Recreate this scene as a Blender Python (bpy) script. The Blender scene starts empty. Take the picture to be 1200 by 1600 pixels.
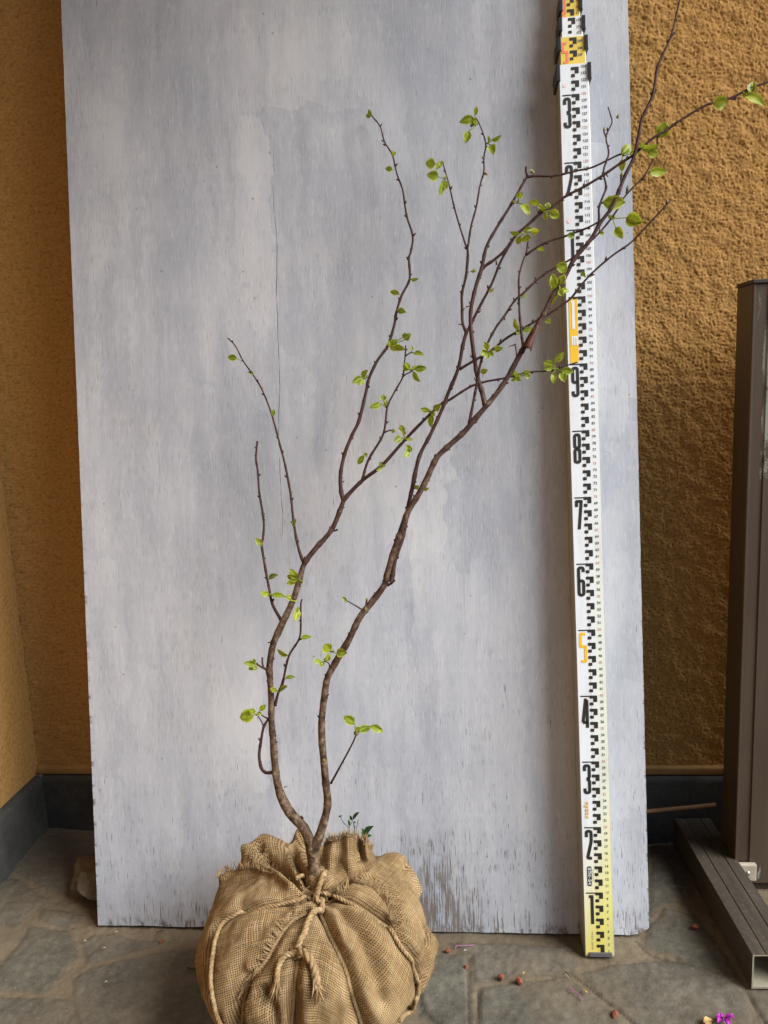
import bpy, bmesh, math, random
import numpy as np
from mathutils import Vector, Matrix, noise
from mathutils.bvhtree import BVHTree
random.seed(7); RNG = np.random.default_rng(11)
SC = bpy.context.scene
COL = SC.collection
D2R = math.pi / 180

# ------------------------------------------------------------------ camera
F, PITCH, YAW, ROLL, CH = 1242.3258, 9.5254*D2R, 5.2024*D2R, 2.5057*D2R, .8807
FW = np.array([-math.sin(YAW)*math.cos(PITCH), math.cos(YAW)*math.cos(PITCH), -math.sin(PITCH)])
_r0 = np.array([math.cos(YAW), math.sin(YAW), 0]); _u0 = np.cross(_r0, FW)
RT = math.cos(ROLL)*_r0 - math.sin(ROLL)*_u0
UP = math.sin(ROLL)*_r0 + math.cos(ROLL)*_u0
CAM = np.array([0, 0, CH])
cd = bpy.data.cameras.new("camera"); cam = bpy.data.objects.new("camera", cd); COL.objects.link(cam)
cam.matrix_world = Matrix(((RT[0], UP[0], -FW[0], 0), (RT[1], UP[1], -FW[1], 0), (RT[2], UP[2], -FW[2], CH), (0, 0, 0, 1)))
cd.sensor_fit = 'VERTICAL'; cd.sensor_height = 36; cd.lens = 36*F/1600
cd.clip_start = .02; cd.clip_end = 300
SC.camera = cam

# ------------------------------------------------------------------ light
SUN_AZ, SUN_EL = 69, 39          # degrees: azimuth to the right of straight behind the camera, elevation
w = bpy.data.worlds.new("World"); SC.world = w; w.use_nodes = True
nt = w.node_tree; bg = nt.nodes['Background']
sky = nt.nodes.new('ShaderNodeTexSky'); sky.sky_type = 'NISHITA'; sky.sun_disc = False
sdir = Vector((math.sin(SUN_AZ*D2R)*math.cos(SUN_EL*D2R), -math.cos(SUN_AZ*D2R)*math.cos(SUN_EL*D2R), math.sin(SUN_EL*D2R)))
sky.sun_elevation = SUN_EL*D2R; sky.sun_rotation = math.atan2(sdir.x, sdir.y)
sky.air_density = 1.0; sky.dust_density = 1.6; sky.ozone_density = 1.0
nt.links.new(sky.outputs[0], bg.inputs[0]); bg.inputs[1].default_value = .057
sl = bpy.data.lights.new("sun", 'SUN'); sl.energy = 4.8; sl.angle = 40*D2R; sl.color = (1, .992, .98)
so = bpy.data.objects.new("sun", sl); COL.objects.link(so)
so.rotation_euler = (-sdir).to_track_quat('-Z', 'Y').to_euler(); so.location = (3, -3, 5)
SC.view_settings.view_transform = 'Standard'; SC.view_settings.look = 'None'
SC.view_settings.exposure = 0.5; SC.view_settings.gamma = 1
SC.cycles.use_denoising = True
SC.cycles.max_bounces = 8; SC.cycles.diffuse_bounces = 5

# ------------------------------------------------------------------ projections
TH = 8.169*D2R
BL = np.array([-.6134, 1.1467, 0.0]); BW, BH = .8971, 1.82
BN = np.array([0, -math.cos(TH), math.sin(TH)]); BU = np.array([0, math.sin(TH), math.cos(TH)])
def ray(x, y):
    d = FW*F + RT*(x-600) - UP*(y-800); return d/np.linalg.norm(d)
def hit(x, y, P, n):
    d = ray(x, y); return CAM + d*(((P-CAM)@n)/(d@n))
def brd(x, y, dd=0.): return hit(x, y, BL+BN*dd, BN)
def flo(x, y, z=0.): return hit(x, y, np.array([0, 0, z]), np.array([0, 0, 1.]))
def prj(P):
    d = np.asarray(P)-CAM; z = d@FW; return np.stack([600+F*(d@RT)/z, 800-F*(d@UP)/z, z], -1)

# ------------------------------------------------------------------ objects
def tag(o, label=None, cat=None, group=None, kind=None):
    if label: o['label'] = label
    if cat: o['category'] = cat
    if group: o['group'] = group
    if kind: o['kind'] = kind
    return o
def empty(name, loc=(0, 0, 0), mat=None):
    o = bpy.data.objects.new(name, None); COL.objects.link(o); o.empty_display_size = .05
    if mat is not None: o.matrix_world = mat
    else: o.location = loc
    return o
class MB:
    def __init__(s): s.v = []; s.f = []; s.at = {}; s.uv = []
    def add(s, v, f, **at):
        b = len(s.v); s.v.extend([tuple(p) for p in v]); s.f.extend([tuple(i+b for i in q) for q in f])
        for k, a in at.items():
            L = s.at.setdefault(k, [0.0]*b); L.extend([0.0]*(b-len(L)))
            L.extend(list(a) if hasattr(a, '__len__') else [a]*len(v))
        return b
    def box(s, x0, x1, y0, y1, z0, z1, **at):
        s.add([(x0,y0,z0),(x1,y0,z0),(x1,y1,z0),(x0,y1,z0),(x0,y0,z1),(x1,y0,z1),(x1,y1,z1),(x0,y1,z1)],
              [(0,3,2,1),(4,5,6,7),(0,1,5,4),(1,2,6,5),(2,3,7,6),(3,0,4,7)], **at)
    def build(s, name, mat, parent=None, smooth=True, world=False, loc=None, bevel=0):
        me = bpy.data.meshes.new(name); V = np.array(s.v, float)
        pm = Matrix.Identity(4)
        o = bpy.data.objects.new(name, me); COL.objects.link(o)
        if parent is not None:
            o.parent = parent
            if world:   # vertices were given in world space
                pm = wm(parent).inverted(); M = np.array(pm); V = V@M[:3, :3].T + M[:3, 3]
        elif loc is not None:
            o.location = loc
            if world: V = V-np.array(loc)
        me.from_pydata(V.tolist(), [], s.f); me.update()
        for k, L in s.at.items():
            L.extend([0.0]*(len(s.v)-len(L)))
            a = me.attributes.new(k, 'FLOAT', 'POINT'); a.data.foreach_set('value', np.array(L, np.float32))
        if s.uv:
            uvl = me.uv_layers.new(name='UVMap'); UV = np.array(s.uv, np.float32)
            idx = np.zeros(len(me.loops), np.int32); me.loops.foreach_get('vertex_index', idx)
            uvl.data.foreach_set('uv', UV[idx].ravel())
        if smooth: me.polygons.foreach_set('use_smooth', [True]*len(me.polygons))
        me.materials.append(mat)
        if bevel:
            m = o.modifiers.new('bevel', 'BEVEL'); m.width = bevel; m.segments = 2; m.limit_method = 'ANGLE'
        return o
def wm(o):
    M = o.matrix_basis.copy()
    while o.parent: o = o.parent; M = o.matrix_basis @ M
    return M
def crom(P, n=6):
    P = np.asarray(P, float); Q = np.vstack([2*P[0]-P[1], P, 2*P[-1]-P[-2]]); out = []
    for i in range(1, len(Q)-2):
        a, b, c, d = Q[i-1], Q[i], Q[i+1], Q[i+2]
        for t in np.arange(n)/n:
            out.append(.5*(2*b+(c-a)*t+(2*a-5*b+4*c-d)*t*t+(3*b-a-3*c+d)*t**3))
    out.append(P[-1]); return np.array(out)
def tube(mb, P, R, sides=8, cap=True, **at):
    P = np.asarray(P, float); n = len(P); R = np.broadcast_to(np.asarray(R, float), (n,))
    T = np.gradient(P, axis=0); T /= np.linalg.norm(T, axis=1)[:, None]+1e-12
    a = np.array([0, 0, 1.]) if abs(T[0][2]) < .9 else np.array([1., 0, 0])
    N = np.cross(T[0], a); N /= np.linalg.norm(N)
    V = []; A = np.arange(sides)*2*math.pi/sides
    for i in range(n):
        N = N-T[i]*(N@T[i]); N /= np.linalg.norm(N)+1e-12; B = np.cross(T[i], N)
        V.append(P[i]+R[i]*(np.cos(A)[:, None]*N+np.sin(A)[:, None]*B))
    V = np.vstack(V); fs = []
    for i in range(n-1):
        for j in range(sides):
            k = (j+1) % sides; fs.append((i*sides+j, i*sides+k, (i+1)*sides+k, (i+1)*sides+j))
    if cap:
        fs.append(tuple(range(sides-1, -1, -1))); fs.append(tuple((n-1)*sides+j for j in range(sides)))
    at2 = {k: (np.repeat(a_, sides) if hasattr(a_, '__len__') else a_) for k, a_ in at.items()}
    mb.add(V, fs, **at2)

# ------------------------------------------------------------------ node helper
class NT:
    def __init__(s, name):
        s.m = bpy.data.materials.new(name); s.m.use_nodes = True; s.t = s.m.node_tree; s.n = s.t.nodes
        s.b = s.n['Principled BSDF']; s.out = s.n['Material Output']
    def put(s, sock, v):
        if isinstance(v, bpy.types.NodeSocket): s.t.links.new(v, sock)
        elif v is not None:
            if hasattr(v, '__len__') and len(v) == 3 and sock.type == 'RGBA': v = (*v, 1)
            sock.default_value = v
    def node(s, t, **k):
        x = s.n.new('ShaderNode'+t)
        for a, b in k.items(): setattr(x, a, b)
        return x
    def math(s, op, a, b=None, c=None, clamp=False):
        x = s.node('Math', operation=op, use_clamp=clamp); s.put(x.inputs[0], a)
        if b is not None: s.put(x.inputs[1], b)
        if c is not None: s.put(x.inputs[2], c)
        return x.outputs[0]
    def uv(s): return s.node('TexCoord').outputs['UV']
    def obj(s): return s.node('TexCoord').outputs['Object']
    def attr(s, n): return s.node('Attribute', attribute_name=n).outputs['Fac']
    def sep(s, v):
        x = s.node('SeparateXYZ'); s.put(x.inputs[0], v); return x.outputs
    def comb(s, a, b, c=0.):
        x = s.node('CombineXYZ'); s.put(x.inputs[0], a); s.put(x.inputs[1], b); s.put(x.inputs[2], c); return x.outputs[0]
    def scale(s, v, k):
        x = s.node('VectorMath', operation='MULTIPLY'); s.put(x.inputs[0], v); x.inputs[1].default_value = k; return x.outputs[0]
    def vadd(s, v, k):
        x = s.node('VectorMath', operation='ADD'); s.put(x.inputs[0], v); s.put(x.inputs[1], k); return x.outputs[0]
    def noise(s, v, sc, det=3, rough=.5, dist=0., out=0):
        x = s.node('TexNoise'); s.put(x.inputs['Vector'], v); x.inputs['Scale'].default_value = sc
        x.inputs['Detail'].default_value = det; x.inputs['Roughness'].default_value = rough; x.inputs['Distortion'].default_value = dist
        return x.outputs[out]
    def voro(s, v, sc, feat='F1', metric='EUCLIDEAN', out='Distance', rnd=1.):
        x = s.node('TexVoronoi', feature=feat, distance=metric); s.put(x.inputs['Vector'], v); x.inputs['Scale'].default_value = sc
        x.inputs['Randomness'].default_value = rnd; return x.outputs[out]
    def ramp(s, f, *st):
        x = s.node('ValToRGB'); s.put(x.inputs[0], f); e = x.color_ramp.elements
        while len(e) < len(st): e.new(.5)
        for q, (p, c) in zip(e, st):
            q.position = p; q.color = (*c, 1) if hasattr(c, '__len__') else (c, c, c, 1)
        return x.outputs[0]
    def step(s, f, a, b):     # smooth 0..1
        x = s.node('MapRange', interpolation_type='SMOOTHSTEP'); s.put(x.inputs[0], f)
        s.put(x.inputs[1], a); s.put(x.inputs[2], b); return x.outputs[0]
    def mix(s, f, a, b, mode='MIX'):
        x = s.node('Mix', data_type='RGBA', blend_type=mode); s.put(x.inputs[0], f); s.put(x.inputs[6], a); s.put(x.inputs[7], b)
        return x.outputs[2]
    def bump(s, h, strength=.5, dist=.002, normal=None):
        x = s.node('Bump'); s.put(x.inputs['Height'], h); x.inputs['Strength'].default_value = strength; x.inputs['Distance'].default_value = dist
        if normal is not None: s.put(x.inputs['Normal'], normal)
        return x.outputs[0]
    def fin(s, color=None, rough=None, metal=None, normal=None, spec=None):
        s.put(s.b.inputs['Base Color'], color)
        if rough is not None: s.put(s.b.inputs['Roughness'], rough)
        if metal is not None: s.put(s.b.inputs['Metallic'], metal)
        if normal is not None: s.put(s.b.inputs['Normal'], normal)
        if spec is not None: s.put(s.b.inputs['Specular IOR Level'], spec)
        return s.m
def plain(name, c, rough=.6, metal=0., spec=.4, var=.15, sc=60):
    s = NT(name); n = s.noise(s.obj(), sc, 4)
    lo = tuple(x*(1-var) for x in c); hi = tuple(min(1, x*(1+var)) for x in c)
    return s.fin(s.ramp(n, (.3, lo), (.7, hi)), rough, metal, None, spec)

# ------------------------------------------------------------------ materials
def mat_board():
    s = NT('weathered_white_paint'); uv = s.uv(); U, V, _ = s.sep(uv)
    dn = s.noise(s.scale(uv, (16, 16, 1)), 1., 4, .65, 0, 1)
    dv = s.vadd(uv, s.scale(s.vadd(dn, (-.5, -.5, -.5)), (.045, .075, 0)))
    n1 = s.noise(s.scale(uv, (4.2, 2.2, 1)), 1., 6, .62)
    st = s.noise(s.scale(dv, (38, 3.4, 1)), 1., 4, .6)
    lap1 = s.sep(s.voro(s.scale(dv, (7.5, 3.0, 1)), 1., 'F1', 'CHEBYCHEV', 'Color', .9))[0]
    lap2 = s.sep(s.voro(s.scale(s.vadd(dv, (.31, .17, 0)), (14, 5.5, 1)), 1., 'F1', 'CHEBYCHEV', 'Color', .9))[0]
    fade = s.step(s.noise(s.scale(uv, (3, 2, 1)), 1.3, 2), .40, .62)      # laps only show in places
    lapm = s.math('MULTIPLY', s.math('SUBTRACT', s.math('ADD', s.math('MULTIPLY', lap1, .6), s.math('MULTIPLY', lap2, .4)), .5), s.math('MULTIPLY', fade, .23))
    t = s.math('ADD', s.math('ADD', s.math('MULTIPLY', n1, .66), s.math('MULTIPLY', st, .34)), lapm)
    t = s.math('ADD', t, s.math('MULTIPLY', s.step(V, 1.5, .1), .05))
    base = s.ramp(t, (.33, (.300, .330, .392)), (.46, (.375, .405, .468)), (.55, (.450, .480, .538)), (.68, (.540, .566, .608)))
    pink = s.step(s.noise(s.scale(uv, (5, 4, 1)), 1.7, 4), .5, .72)
    base = s.mix(s.math('MULTIPLY', pink, .30), base, (.475, .475, .49))
    g = s.noise(s.scale(uv, (560, 10, 1)), 1., 4, .65)
    base = s.mix(s.math('MULTIPLY', s.step(g, .52, .76), .25), base, (.20, .215, .24))
    base = s.mix(s.math('MULTIPLY', s.step(g, .48, .2), .30), base, (.70, .70, .73))
    hair = s.step(s.noise(s.scale(uv, (640, 52, 1)), 1., 2, .5), .54, .70)
    hm_ = s.step(s.noise(s.scale(uv, (9, 7, 1)), 1., 4, .65), .33, .62)
    base = s.mix(s.math('MULTIPLY', hair, s.math('MULTIPLY', hm_, .42)), base, (.185, .19, .215))
    lh = s.step(s.noise(s.scale(s.vadd(uv, (3, 1, 0)), (400, 55, 1)), 1., 2, .5), .56, .72)
    base = s.mix(s.math('MULTIPLY', lh, .22), base, (.72, .74, .77))
    low = s.step(V, .50, .03); patch = s.noise(s.scale(uv, (6, 4, 1)), 1.6, 4, .6)
    dens = s.math('ADD', patch, s.math('MULTIPLY', low, .34))
    g2 = s.noise(s.scale(uv, (560, 42, 1)), 1., 2, .5)
    th = s.math('SUBTRACT', .88, s.math('MULTIPLY', dens, .29))
    dash = s.step(g2, th, s.math('ADD', th, .06))
    base = s.mix(s.math('MULTIPLY', dash, .8), base, (.085, .075, .068))
    du = s.math('SUBTRACT', U, .555); dv2 = s.math('SUBTRACT', V, .06)
    blob = s.math('POWER', 2.718, s.math('MULTIPLY', -1., s.math('ADD', s.math('MULTIPLY', s.math('MULTIPLY', du, du), 170.), s.math('MULTIPLY', s.math('MULTIPLY', dv2, dv2), 75.))))
    e0 = s.step(V, .10, .0)
    g3 = s.noise(s.scale(uv, (330, 16, 1)), 1., 5, .7); g4 = s.noise(s.scale(uv, (38, 24, 1)), 1., 5, .65)
    wv = s.math('ADD', s.math('MULTIPLY', g3, .75), s.math('ADD', s.math('ADD', s.math('MULTIPLY', e0, .075), s.math('MULTIPLY', blob, .15)), s.math('MULTIPLY', g4, .25)))
    chip = s.math('MULTIPLY', s.step(V, .022, .004), s.step(s.noise(s.scale(uv, (75, 30, 1)), 1., 4, .7), .50, .58))
    edge = s.math('MAXIMUM', s.step(U, .006, .0), s.step(U, BW-.004, BW))
    edge = s.math('MULTIPLY', edge, s.step(s.noise(s.scale(uv, (10, 45, 1)), 1., 4, .7), .50, .62))
    edge = s.math('MULTIPLY', edge, s.step(V, 1.0, .3))
    bare = s.math('MAXIMUM', s.math('MAXIMUM', s.step(wv, .60, .70), chip), edge, clamp=True)
    wood = s.ramp(s.noise(s.scale(uv, (300, 9, 1)), 1., 4, .6), (.3, (.045, .030, .022)), (.7, (.17, .12, .09)))
    base = s.mix(s.math('MULTIPLY', bare, .82), base, wood)
    stain = s.math('MULTIPLY', s.math('ADD', blob, s.math('MULTIPLY', e0, .35)), s.step(g4, .3, .7))
    base = s.mix(s.math('MULTIPLY', stain, .42, clamp=True), base, (.23, .19, .15))
    cx = s.math('ADD', .337, s.math('ADD', s.math('MULTIPLY', s.math('SUBTRACT', s.noise(s.comb(0., V, 0.), 7., 3), .5), .016), s.math('MULTIPLY', s.math('SUBTRACT', V, .9), .0127)))
    ck = s.step(s.math('ABSOLUTE', s.math('SUBTRACT', U, cx)), .0011, .0003)
    ck = s.math('MULTIPLY', ck, s.math('MULTIPLY', s.step(V, .62, .68), s.step(V, 1.34, 1.05)))
    ck = s.math('MULTIPLY', ck, s.step(s.noise(s.comb(0., V, 3.), 30., 3), .35, .5))
    base = s.mix(s.math('MULTIPLY', ck, .62), base, (.09, .085, .09))
    sp = s.step(s.voro(uv, 22., 'F1'), .05, .02)
    base = s.mix(s.math('MULTIPLY', sp, .6), base, (.12, .08, .06))
    h = s.math('SUBTRACT', s.math('MULTIPLY', g, .5), s.math('ADD', s.math('MULTIPLY', dash, .8), s.math('ADD', bare, ck)))
    h = s.math('ADD', h, s.math('MULTIPLY', lapm, 8.))
    return s.fin(base, .62, 0, s.bump(h, .6, .0007), .3)
def mat_stucco():
    s = NT('ochre_stucco'); p = s.obj()
    n = s.noise(p, 190, 4, .6); big = s.noise(p, 2.5, 3)
    c = s.ramp(n, (.25, (.28, .150, .048)), (.5, (.40, .228, .079)), (.75, (.50, .300, .115)))
    c = s.mix(s.math('MULTIPLY', s.attr('pit'), .42), c, (.14, .062, .015))  # shade inside the pits is put into the colour
    c = s.mix(s.math('MULTIPLY', big, .25), c, (.30, .165, .048))
    return s.fin(c, .95, 0, s.bump(n, .5, .0015), .04)
def mat_slate(name, a, b, rough=.7):
    s = NT(name); p = s.obj(); n = s.noise(p, 14, 6, .65); f = s.noise(p, 120, 4, .6)
    c = s.ramp(n, (.3, a), (.7, b)); c = s.mix(s.math('MULTIPLY', s.step(f, .5, .8), .4), c, tuple(x*1.7 for x in b))
    return s.fin(c, rough, 0, s.bump(s.math('ADD', n, s.math('MULTIPLY', f, .3)), .5, .003), .35)
def mat_floor():
    s = NT('flagstone'); p = s.obj(); st = s.attr('stone'); tn = s.attr('tone'); seam = s.attr('seam')
    n = s.noise(p, 9, 6, .6); f = s.noise(p, 70, 5, .65); ff = s.noise(p, 320, 3, .6)
    stone = s.ramp(s.math('ADD', s.math('MULTIPLY', n, .5), s.math('MULTIPLY', f, .5)), (.32, (.062, .055, .043)), (.5, (.102, .092, .072)), (.68, (.160, .147, .116)))
    stone = s.mix(s.math('MULTIPLY', tn, .8), stone, s.mix(1., stone, (.74, .80, .77), 'MULTIPLY'))
    mort = s.ramp(s.math('ADD', s.math('MULTIPLY', n, .4), s.math('MULTIPLY', f, .6)), (.3, (.10, .078, .050)), (.7, (.175, .140, .092)))
    c = s.mix(st, mort, stone)
    dust = s.step(s.noise(p, 5.5, 5, .6), .42, .7)
    c = s.mix(s.math('MULTIPLY', dust, .5), c, (.165, .125, .08))
    c = s.mix(s.math('MULTIPLY', s.attr('dirt'), .75), c, (.062, .046, .032))
    c = s.mix(s.math('MULTIPLY', seam, .8), c, (.03, .026, .02))
    sp = s.step(s.voro(p, 85., 'F1'), .14, .06); c = s.mix(s.math('MULTIPLY', sp, .55), c, (.035, .028, .02))
    sp2 = s.step(s.voro(s.vadd(p, (3, 1, 0)), 60., 'F1'), .06, .03); c = s.mix(s.math('MULTIPLY', sp2, .7), c, (.4, .36, .28))
    c = s.mix(s.math('MULTIPLY', s.step(ff, .5, .75), .35), c, (.20, .185, .135))
    h = s.math('ADD', s.math('MULTIPLY', f, .35), s.math('MULTIPLY', ff, .5))
    return s.fin(c, .78, 0, s.bump(h, .7, .0022), .25)
def mat_burlap():
    s = NT('burlap_weave'); uv = s.uv(); p = s.obj()
    wn = s.noise(uv, 22, 3, .5, 0, 1); wn2 = s.noise(uv, 130, 2, .5, 0, 1)
    q = s.vadd(uv, s.scale(s.vadd(wn, (-.5, -.5, -.5)), (.006, .006, 0)))
    q = s.vadd(q, s.scale(s.vadd(wn2, (-.5, -.5, -.5)), (.0011, .0011, 0)))
    U, V, _ = s.sep(q); P = .0028
    su = s.math('ABSOLUTE', s.math('SINE', s.math('MULTIPLY', U, math.pi/P)))
    sv = s.math('ABSOLUTE', s.math('SINE', s.math('MULTIPLY', V, math.pi/P)))
    # per-thread thickness
    iu = s.noise(s.comb(s.math('MULTIPLY', U, 1/P), s.math('MULTIPLY', V, 18.)), 1., 1)
    iv = s.noise(s.comb(s.math('MULTIPLY', U, 18.), s.math('MULTIPLY', V, 1/P), 4.), 1., 1)
    tu = s.step(su, s.math('SUBTRACT', .60, s.math('MULTIPLY', iu, .35)), s.math('SUBTRACT', .95, s.math('MULTIPLY', iu, .3)))
    tv = s.step(sv, s.math('SUBTRACT', .60, s.math('MULTIPLY', iv, .35)), s.math('SUBTRACT', .95, s.math('MULTIPLY', iv, .3)))
    th = s.math('MAXIMUM', tu, tv)
    col = s.ramp(s.noise(p, 16, 4, .6), (.3, (.175, .108, .047)), (.52, (.29, .192, .092)), (.72, (.42, .298, .158)))
    col = s.mix(s.math('MULTIPLY', s.step(s.math('ADD', iu, iv), .9, 1.25), .5), col, (.43, .325, .19))
    col = s.mix(s.math('MULTIPLY', s.step(s.noise(p, 60, 4, .6), .55, .75), .35), col, (.20, .12, .05))
    soil = s.step(s.noise(p, 9, 5, .65), .50, .72); col = s.mix(s.math('MULTIPLY', soil, .45), col, (.13, .085, .042))
    c = s.mix(th, (.026, .014, .006), col)
    return s.fin(c, .95, 0, s.bump(th, 1., .0022), .1)
def mat_jute():
    s = NT('jute_fibre'); p = s.obj(); n = s.noise(p, 180, 3, .6)
    c = s.ramp(n, (.3, (.20, .128, .06)), (.55, (.31, .215, .112)), (.75, (.44, .33, .19)))
    return s.fin(c, .9, 0, s.bump(s.noise(p, 700, 2), .5, .0006), .15)
def mat_bark():
    s = NT('bark'); p = s.obj(); k = s.attr('thick'); al = s.attr('along')
    band = s.noise(s.comb(s.math('MULTIPLY', al, 150.), s.attr('wrap'), 0.), 1., 4, .6)
    n = s.noise(p, 90, 5, .65); big = s.noise(p, 24, 4, .6)
    old = s.ramp(s.math('ADD', s.math('MULTIPLY', n, .45), s.math('ADD', s.math('MULTIPLY', band, .30), s.math('MULTIPLY', big, .25))), (.40, (.022, .012, .007)), (.47, (.075, .045, .026)), (.53, (.145, .098, .060)), (.61, (.31, .255, .19)))
    young = s.ramp(n, (.3, (.024, .010, .009)), (.7, (.075, .033, .027)))
    c = s.mix(s.step(k, .0026, .0060), young, old)
    len_ = s.step(s.voro(s.scale(p, (1, 1, 1)), 330., 'F1'), .28, .18)
    c = s.mix(s.math('MULTIPLY', len_, s.math('MULTIPLY', s.step(big, .5, .65), .4)), c, (.34, .27, .21))
    return s.fin(c, .62, 0, s.bump(s.math('ADD', band, s.math('ADD', n, len_)), .55, .0012), .2)
def mat_leaf(name='young_leaf', dark=(.045, .115, .007), lite=(.37, .46, .020), edge=(.66, .68, .08), tr=.42):
    s = NT(name); p = s.obj(); t = s.attr('tint'); e = s.attr('rim'); v = s.attr('vein')
    n = s.noise(p, 220, 3)
    c = s.mix(s.math('ADD', s.math('MULTIPLY', t, .75), s.math('MULTIPLY', s.math('SUBTRACT', n, .5), .7), clamp=True), dark, lite)
    c = s.mix(s.math('MULTIPLY', e, .8), c, edge); c = s.mix(s.math('MULTIPLY', v, .45), c, edge)
    s.fin(c, .42, 0, None, .45)
    tn = s.node('BsdfTranslucent'); s.put(tn.inputs[0], c); mx = s.node('MixShader'); mx.inputs[0].default_value = tr
    s.t.links.new(s.b.outputs[0], mx.inputs[1]); s.t.links.new(tn.outputs[0], mx.inputs[2]); s.t.links.new(mx.outputs[0], s.out.inputs[0])
    return s.m
def mat_staff_face():
    s = NT('staff_face'); p = s.obj(); x, y, z = s.sep(p)
    yl = s.step(s.math('SUBTRACT', z, s.math('MULTIPLY', x, 2.6)), .235, -.02)
    c = s.mix(yl, (.74, .80, .86), (.80, .72, .09))
    yl2 = s.math('MULTIPLY', s.step(x, .0, .02), s.step(z, .95, .2))
    c = s.mix(s.math('MULTIPLY', yl2, .4), c, (.72, .78, .42))
    d = s.noise(s.scale(p, (60, 1, 9)), 1., 4); c = s.mix(s.math('MULTIPLY', s.step(d, .48, .8), .42), c, (.42, .40, .35)); gr = s.noise(p, 260, 4, .7)
    c = s.mix(s.math('MULTIPLY', s.step(gr, .60, .72), .35), c, (.30, .27, .22)); c = s.mix(s.math('MULTIPLY', s.step(z, .12, .0), .25), c, (.35, .28, .15))
    return s.fin(c, .38, 0, None, .4)
def mat_post():
    s = NT('bronze_aluminium'); p = s.obj(); x, y, z = s.sep(p)
    n = s.noise(s.scale(p, (30, 30, 3)), 1., 5, .6)
    c = s.ramp(n, (.3, (.054, .037, .025)), (.7, (.084, .060, .042)))
    m = s.math('MULTIPLY', s.step(z, .62, .78), s.step(z, .97, .9))
    m = s.math('MULTIPLY', m, s.step(x, .012, .026))
    w_ = s.math('ADD', s.noise(s.scale(p, (40, 40, 9)), 1., 5, .7), s.math('MULTIPLY', s.noise(p, 420, 3, .7), .35))
    ox = s.step(s.math('ADD', w_, s.math('MULTIPLY', m, .30)), .84, .93)
    ox = s.math('MULTIPLY', ox, s.step(x, -.002, .004))
    c = s.mix(s.math('MULTIPLY', ox, .65), c, (.36, .40, .36))
    return s.fin(c, s.math('ADD', .5, s.math('MULTIPLY', ox, .3)), .1, s.bump(n, .1, .001), .5)
def mat_tube():
    s = NT('dusty_steel'); p = s.obj()
    n = s.noise(s.scale(p, (40, 5, 40)), 1., 5, .6); f = s.noise(p, 160, 4, .6)
    c = s.ramp(n, (.3, (.050, .042, .032)), (.7, (.095, .080, .062)))
    c = s.mix(s.math('MULTIPLY', s.step(f, .5, .75), .35), c, (.20, .17, .13))
    return s.fin(c, .5, .3, s.bump(f, .2, .001), .5)
M = dict(board=mat_board(), stucco=mat_stucco(), slate=mat_slate('dark_slate', (.022, .022, .021), (.058, .058, .055)),
         floor=mat_floor(), burlap=mat_burlap(), jute=mat_jute(), bark=mat_bark(), leaf=mat_leaf(),
         weed=mat_leaf('weed_leaf', (.012, .05, .012), (.05, .12, .02), (.06, .14, .03), .2),
         face=mat_staff_face(), alu=plain('aluminium', (.40, .37, .33), .45, .35, .5, .12), black=plain('black_print', (.022, .022, .020), .5),
         plastic=plain('black_plastic', (.018, .020, .023), .35, 0, .5), red=plain('pale_red_print', (.82, .56, .52), .5), grey=plain('grey_print', (.16, .16, .16), .5),
         orange=plain('orange_print', (.84, .51, .03), .45, 0, .4, .06), yellow=plain('yellow_face', (.74, .57, .11), .4, 0, .4, .06), white=plain('white_face', (.76, .81, .85), .4, 0, .4, .05),
         salmon=plain('salmon_print', (.84, .24, .13), .5), pinkdot=plain('pink_print', (.84, .60, .62), .5),
         foot=plain('grey_rubber', (.10, .10, .105), .6), post=mat_post(), tube=mat_tube(), tubein=plain('tube_inside', (.34, .32, .24), .5, .1),
         cream=plain('cream_plastic', (.42, .37, .29), .5), screw=plain('steel', (.45, .43, .4), .35, .8),
         rock=mat_slate('brown_rock', (.055, .042, .027), (.155, .122, .080), .9), chip=plain('terracotta', (.22, .065, .032), .75, 0, .3, .4, 200),
         pink=plain('pink_petal', (.36, .12, .27), .6), magenta=plain('magenta_petal', (.34, .025, .32), .5, 0, .3, .4, 150),
         straw=plain('dry_petal', (.48, .33, .13), .7, 0, .2, .35, 300), dark=plain('dark_bit', (.035, .025, .018), .8),
         dead=plain('dead_leaf', (.105, .045, .032), .6, 0, .3, .5, 160), wood=plain('brown_dowel', (.25, .13, .055), .5), pale=plain('pale_chip', (.55, .52, .45), .7), bud=plain('bud_scale', (.16, .13, .03), .6, 0, .3, .4, 300),
         slab=plain('shade_slab_mat', (.22, .21, .20), .8))

def bandnoise(h, w, dx, lo, hi, seed):
    r = np.random.default_rng(seed).standard_normal((h, w)); fy = np.fft.fftfreq(h, dx)[:, None]; fx = np.fft.fftfreq(w, dx)[None]
    f = np.hypot(fx, fy); g = np.exp(-(np.log((f+1e-9)/math.sqrt(1/lo/hi))/math.log(hi/lo)*1.6)**2)
    a = np.fft.ifft2(np.fft.fft2(r)*g).real; return a/a.std()

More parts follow.
